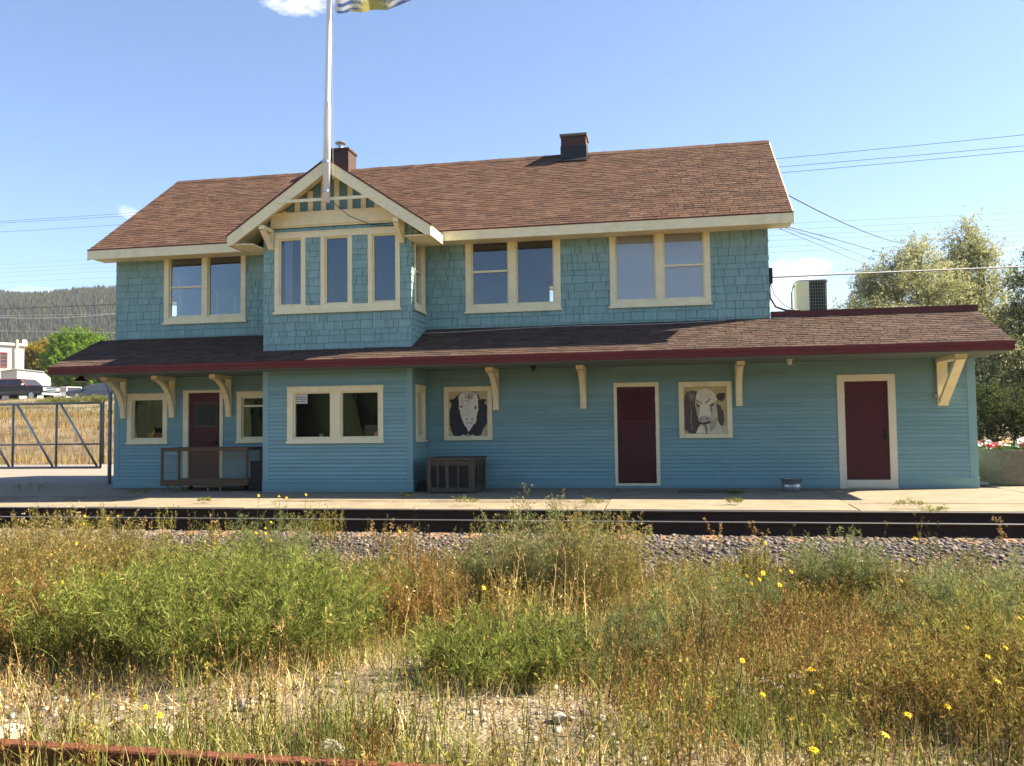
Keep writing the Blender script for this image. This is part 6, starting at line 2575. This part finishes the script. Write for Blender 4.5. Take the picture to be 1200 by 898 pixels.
# old dark pickup, nose towards the right and the camera
tp = at(26, 470, 50.4)
car('pickup_truck', 'old black and maroon pickup with a chrome grille on the street at the left', 'pickup', (tp[0] - .6, 51.2, float(ground_h(tp[0], 51.2)) + .03), R(-2),
    [(-2.6, .45), (2.5, .45), (2.62, .6), (2.62, 1.05), (2.45, 1.17), (1.0, 1.22), (-2.6, 1.2)],
    [(-2.3, 1.2), (1.15, 1.2), (.45, 1.78), (-2.1, 1.80)], 1.95, 1.6, (-1.65, 1.65), .40, ('truck', 'truckroof', 'trucktan'),
    [[(-2.0, 1.27), (-.75, 1.27), (-.75, 1.7), (-1.92, 1.7)], [(-.6, 1.27), (.88, 1.27), (.42, 1.7), (-.6, 1.7)]],
    [(2.63, 0, .88, .05, 1.15, .30, 'chrome', 'grille'), (2.66, 0, .95, .05, 1.0, .07, 'black', 'grille_slot'), (2.66, 0, .81, .05, 1.0, .07, 'black', 'grille_slot'),
     (2.63, .74, .9, .06, .26, .24, 'sign', 'headlight'), (2.63, -.74, .9, .06, .26, .24, 'sign', 'headlight'), (2.68, 0, .52, .14, 1.95, .18, 'chrome', 'bumper'), (2.76, 0, .52, .02, .5, .16, 'sign', 'number_plate'),
     (0, .985, .66, 4.9, .03, .20, 'trucktan', 'side_trim'), (0, -.985, .66, 4.9, .03, .20, 'trucktan', 'side_trim'), (.9, -1.06, 1.3, .1, .16, .14, 'chrome', 'wing_mirror')], scale=1.14)
tp = at(108, 468, 50)
car('sedan_car', 'slate blue sedan parked on the street beside the station corner', 'car', (tp[0], 50.4, float(ground_h(tp[0], 50.4)) + .02), R(213),
    [(-2.25, .32), (2.2, .30), (2.3, .5), (2.25, .72), (1.1, .90), (-1.7, .98), (-2.28, .92)],
    [(-1.95, .93), (1.25, .86), (.35, 1.38), (-.5, 1.44), (-1.25, 1.36)], 1.8, 1.35, (-1.38, 1.4), .32, ('bluecar', 'bluecar', 'bluecar'),
    [[(-.45, .98), (.98, .93), (.34, 1.31), (-.42, 1.36)], [(-1.6, 1.0), (-.55, .98), (-.55, 1.36), (-1.15, 1.29)]],
    [(2.22, .6, .66, .12, .36, .12, 'sign', 'headlight'), (2.22, -.6, .66, .12, .36, .12, 'sign', 'headlight'), (-2.27, .62, .8, .06, .34, .12, 'lightred', 'tail_light'), (-2.27, -.62, .8, .06, .34, .12, 'lightred', 'tail_light'), (.75, -.96, .98, .14, .14, .1, 'bluecar', 'wing_mirror'), (.75, .96, .98, .14, .14, .1, 'bluecar', 'wing_mirror')])
tp = at(71, 463, 58)
car('silver_van', 'small silver van parked between the pickup and the blue sedan', 'van', (tp[0], 58.8, float(ground_h(tp[0], 58.8)) + .02), R(150),
    [(-2.1, .32), (2.05, .32), (2.1, .6), (2.0, .85), (1.2, 1.0), (-2.1, 1.0)],
    [(-2.1, .98), (1.35, .96), (.55, 1.55), (-.8, 1.62), (-1.9, 1.56)], 1.75, 1.4, (-1.3, 1.3), .32, ('silver', 'silver', 'silver'),
    [[(-1.85, 1.06), (-.65, 1.06), (-.65, 1.52), (-1.78, 1.48)], [(-.5, 1.06), (1.0, 1.04), (.52, 1.46), (-.5, 1.52)]],
    [(2.08, .6, .72, .06, .3, .14, 'sign', 'headlight'), (2.08, -.6, .72, .06, .3, .14, 'sign', 'headlight'), (-2.1, .7, .95, .05, .2, .3, 'lightred', 'tail_light'), (-2.1, -.7, .95, .05, .2, .3, 'lightred', 'tail_light')])
# sage bushes at the top of the bank
for i, (px, py, Y, s, lab) in enumerate(((62, 462, 44, .8, 'grey green bush on the bank below the silver van'), (100, 468, 43, 1.1, 'grey green bush on the bank in front of the blue sedan'), (75, 470, 42, .9, 'low olive bush on the top of the bank behind the gate'), (120, 466, 44, .9, 'dry green bush on the bank nearest the station corner'))):
    p = at(px, py, Y)
    p[2] = float(ground_h(p[0], p[1]))
    v, q, c = weed(p, 90, 2.2 * s, .8 * s, 9, 6, .11, GREYGREEN + OLIVE, GREYGREEN, 400 + i, .5, .3, st_w=.012)
    o = np_mesh('sage_bush', v - p, q, 'leaf', c)
    o.location = p
    tag(o, lab, 'bush', 'bushes on the bank')

# ------------------------------------------------------------------ overhead wires
def wire(pts, r, mat, label, group):
    """pts: three 3D points; parabola through them in a vertical plane"""
    A, Bm, C = [Vector(p) for p in pts]
    d = C - A
    L = d.x
    tm = (Bm.x - A.x) / L
    sag = (A.z + (C.z - A.z) * tm - Bm.z) / (tm * (1 - tm))
    out = []
    for i in range(33):
        t = i / 32
        out.append((A.x + d.x * t, A.y + d.y * t, A.z + d.z * t - sag * t * (1 - t)))
    mb = MB()
    mb.tube(out, r, 5)
    return tag(mb.build('power_line', mat), label, 'wire', group)


def span(pl, pm, pr, r, mat, label, YL=46.0, YR=24.0, grp='power lines crossing behind the station'):
    """left, middle and right image points; ends lie at depth YL and YR and the middle on the straight line between"""
    A, C = at(pl[0], pl[1], YL), at(pr[0], pr[1], YR)
    # middle: intersect the view ray with the vertical plane through A and C
    n_ = np.array([C[1] - A[1], -(C[0] - A[0]), 0])
    rr_ = ray(*pm)
    t = ((A - CAM) @ n_) / (rr_ @ n_)
    return wire((A, CAM + rr_ * t, C), r, mat, label, grp)


hi = [(258, 248, 186, 158), (259.5, 249.5, 196, 171), (271, 262, 203, 177)]
for (l0, l1, r0, r1), lab in zip(hi, ('highest power line above the roof', 'second highest power line above the roof', 'third highest power line above the roof')):
    sl_ = (l1 - l0) / 135
    sr_ = (r1 - r0) / 287
    span((-80, l0 - sl_ * 80), (913, r0), (1290, r1 + sr_ * 90), .012, 'wire', lab)
lowl = [(311.5, 305, 263, 249), (316, 310, 270, 256), (320.5, 314, 276.5, 264), (326.5, 320.5, 282, 270.5), (333, 328, 289.5, 277), (338.5, 332, 296, 283)]
nm = ('topmost', 'second', 'third', 'fourth', 'fifth', 'lowest')
for (l0, l1, r0, r1), k_ in zip(lowl, nm):
    sl_ = (l1 - l0) / 137
    sr_ = (r1 - r0) / 295
    span((-80, l0 - sl_ * 80), (905, r0), (1290, r1 + sr_ * 90), .009, 'wirepale', k_ + ' thin line of the lower bundle of six wires', 60, 34)


def short_wire(a, Ya, m_, Ym, c_, Yc, r, mat, lab):
    return wire((at(*a, Ya), at(*m_, Ym), at(*c_, Yc)), r, mat, lab, 'service wires')


def plane_wire(a, Ya, m_, c_, Yc, r, mat, lab, grp):
    return span(a, m_, c_, r, mat, lab, Ya, Yc, grp)


plane_wire((-60, 364), 40, (60, 360), (150, 356), 42, .03, 'wire', 'thick black cable across the hill at the left', 'cables at the left')
plane_wire((-60, 368), 42, (45, 373), (150, 366), 42, .022, 'wirepale', 'pale sagging cable across the hill at the left', 'cables at the left')
plane_wire((-60, 370), 42.5, (50, 369.5), (150, 367), 42.5, .012, 'wirepale', 'thin pale wire beside the sagging cable', 'cables at the left')
plane_wire((-60, 386), 45, (60, 389), (150, 390), 45, .014, 'wirepale', 'lowest pale wire across the dark hill foot', 'cables at the left')
SW = 'service wires at the right'
plane_wire((924, 229), 0.4, (990, 262), (1075, 288), 22, .014, 'wire', 'dark twisted service drop from the right roof edge', SW)
plane_wire((903, 261), 0.3, (980, 281), (1060, 306), 22, .012, 'wire', 'upper dark service drop under the right eave', SW)
plane_wire((904, 262), 0.3, (960, 281), (1040, 312), 20, .008, 'wire', 'middle thin service drop under the right eave', SW)
plane_wire((904, 264), 0.35, (950, 283), (1012, 309), 20, .008, 'wire', 'lowest thin service drop under the right eave', SW)
plane_wire((904, 325), 0.12, (1020, 320), (1290, 309), 18, .022, 'wire', 'thick cable from the wall box running level through the trees', SW)
plane_wire((1060, 296), 22, (1140, 294), (1290, 280), 26, .012, 'wirepale', 'thin pale wire entering the tall tree from the right edge', SW)
plane_wire((1090, 333), 20, (1160, 341), (1290, 345), 22, .010, 'wirepale', 'faint wire in front of the trees at the right', SW)

# ------------------------------------------------------------------ air
HAZE = True
if HAZE:
    mb = MB()
    mb.box(-1480, 880, -120, 1490, -3, 175)
    mt = bpy.data.materials.new('haze_air')
    mt.use_nodes = True
    n = mt.node_tree.nodes
    n.remove(n['Principled BSDF'])
    pv = n.new('ShaderNodeVolumePrincipled')
    pv.inputs['Color'].default_value = (.78, .84, .95, 1)
    pv.inputs['Density'].default_value = .00017
    pv.inputs['Anisotropy'].default_value = .2
    mt.node_tree.links.new(pv.outputs[0], n['Material Output'].inputs['Volume'])
    MT['haze'] = mt
    hz_ = mb.build('haze', 'haze')
    tag(hz_, kind='stuff')
    scene.cycles.volume_bounces = 0
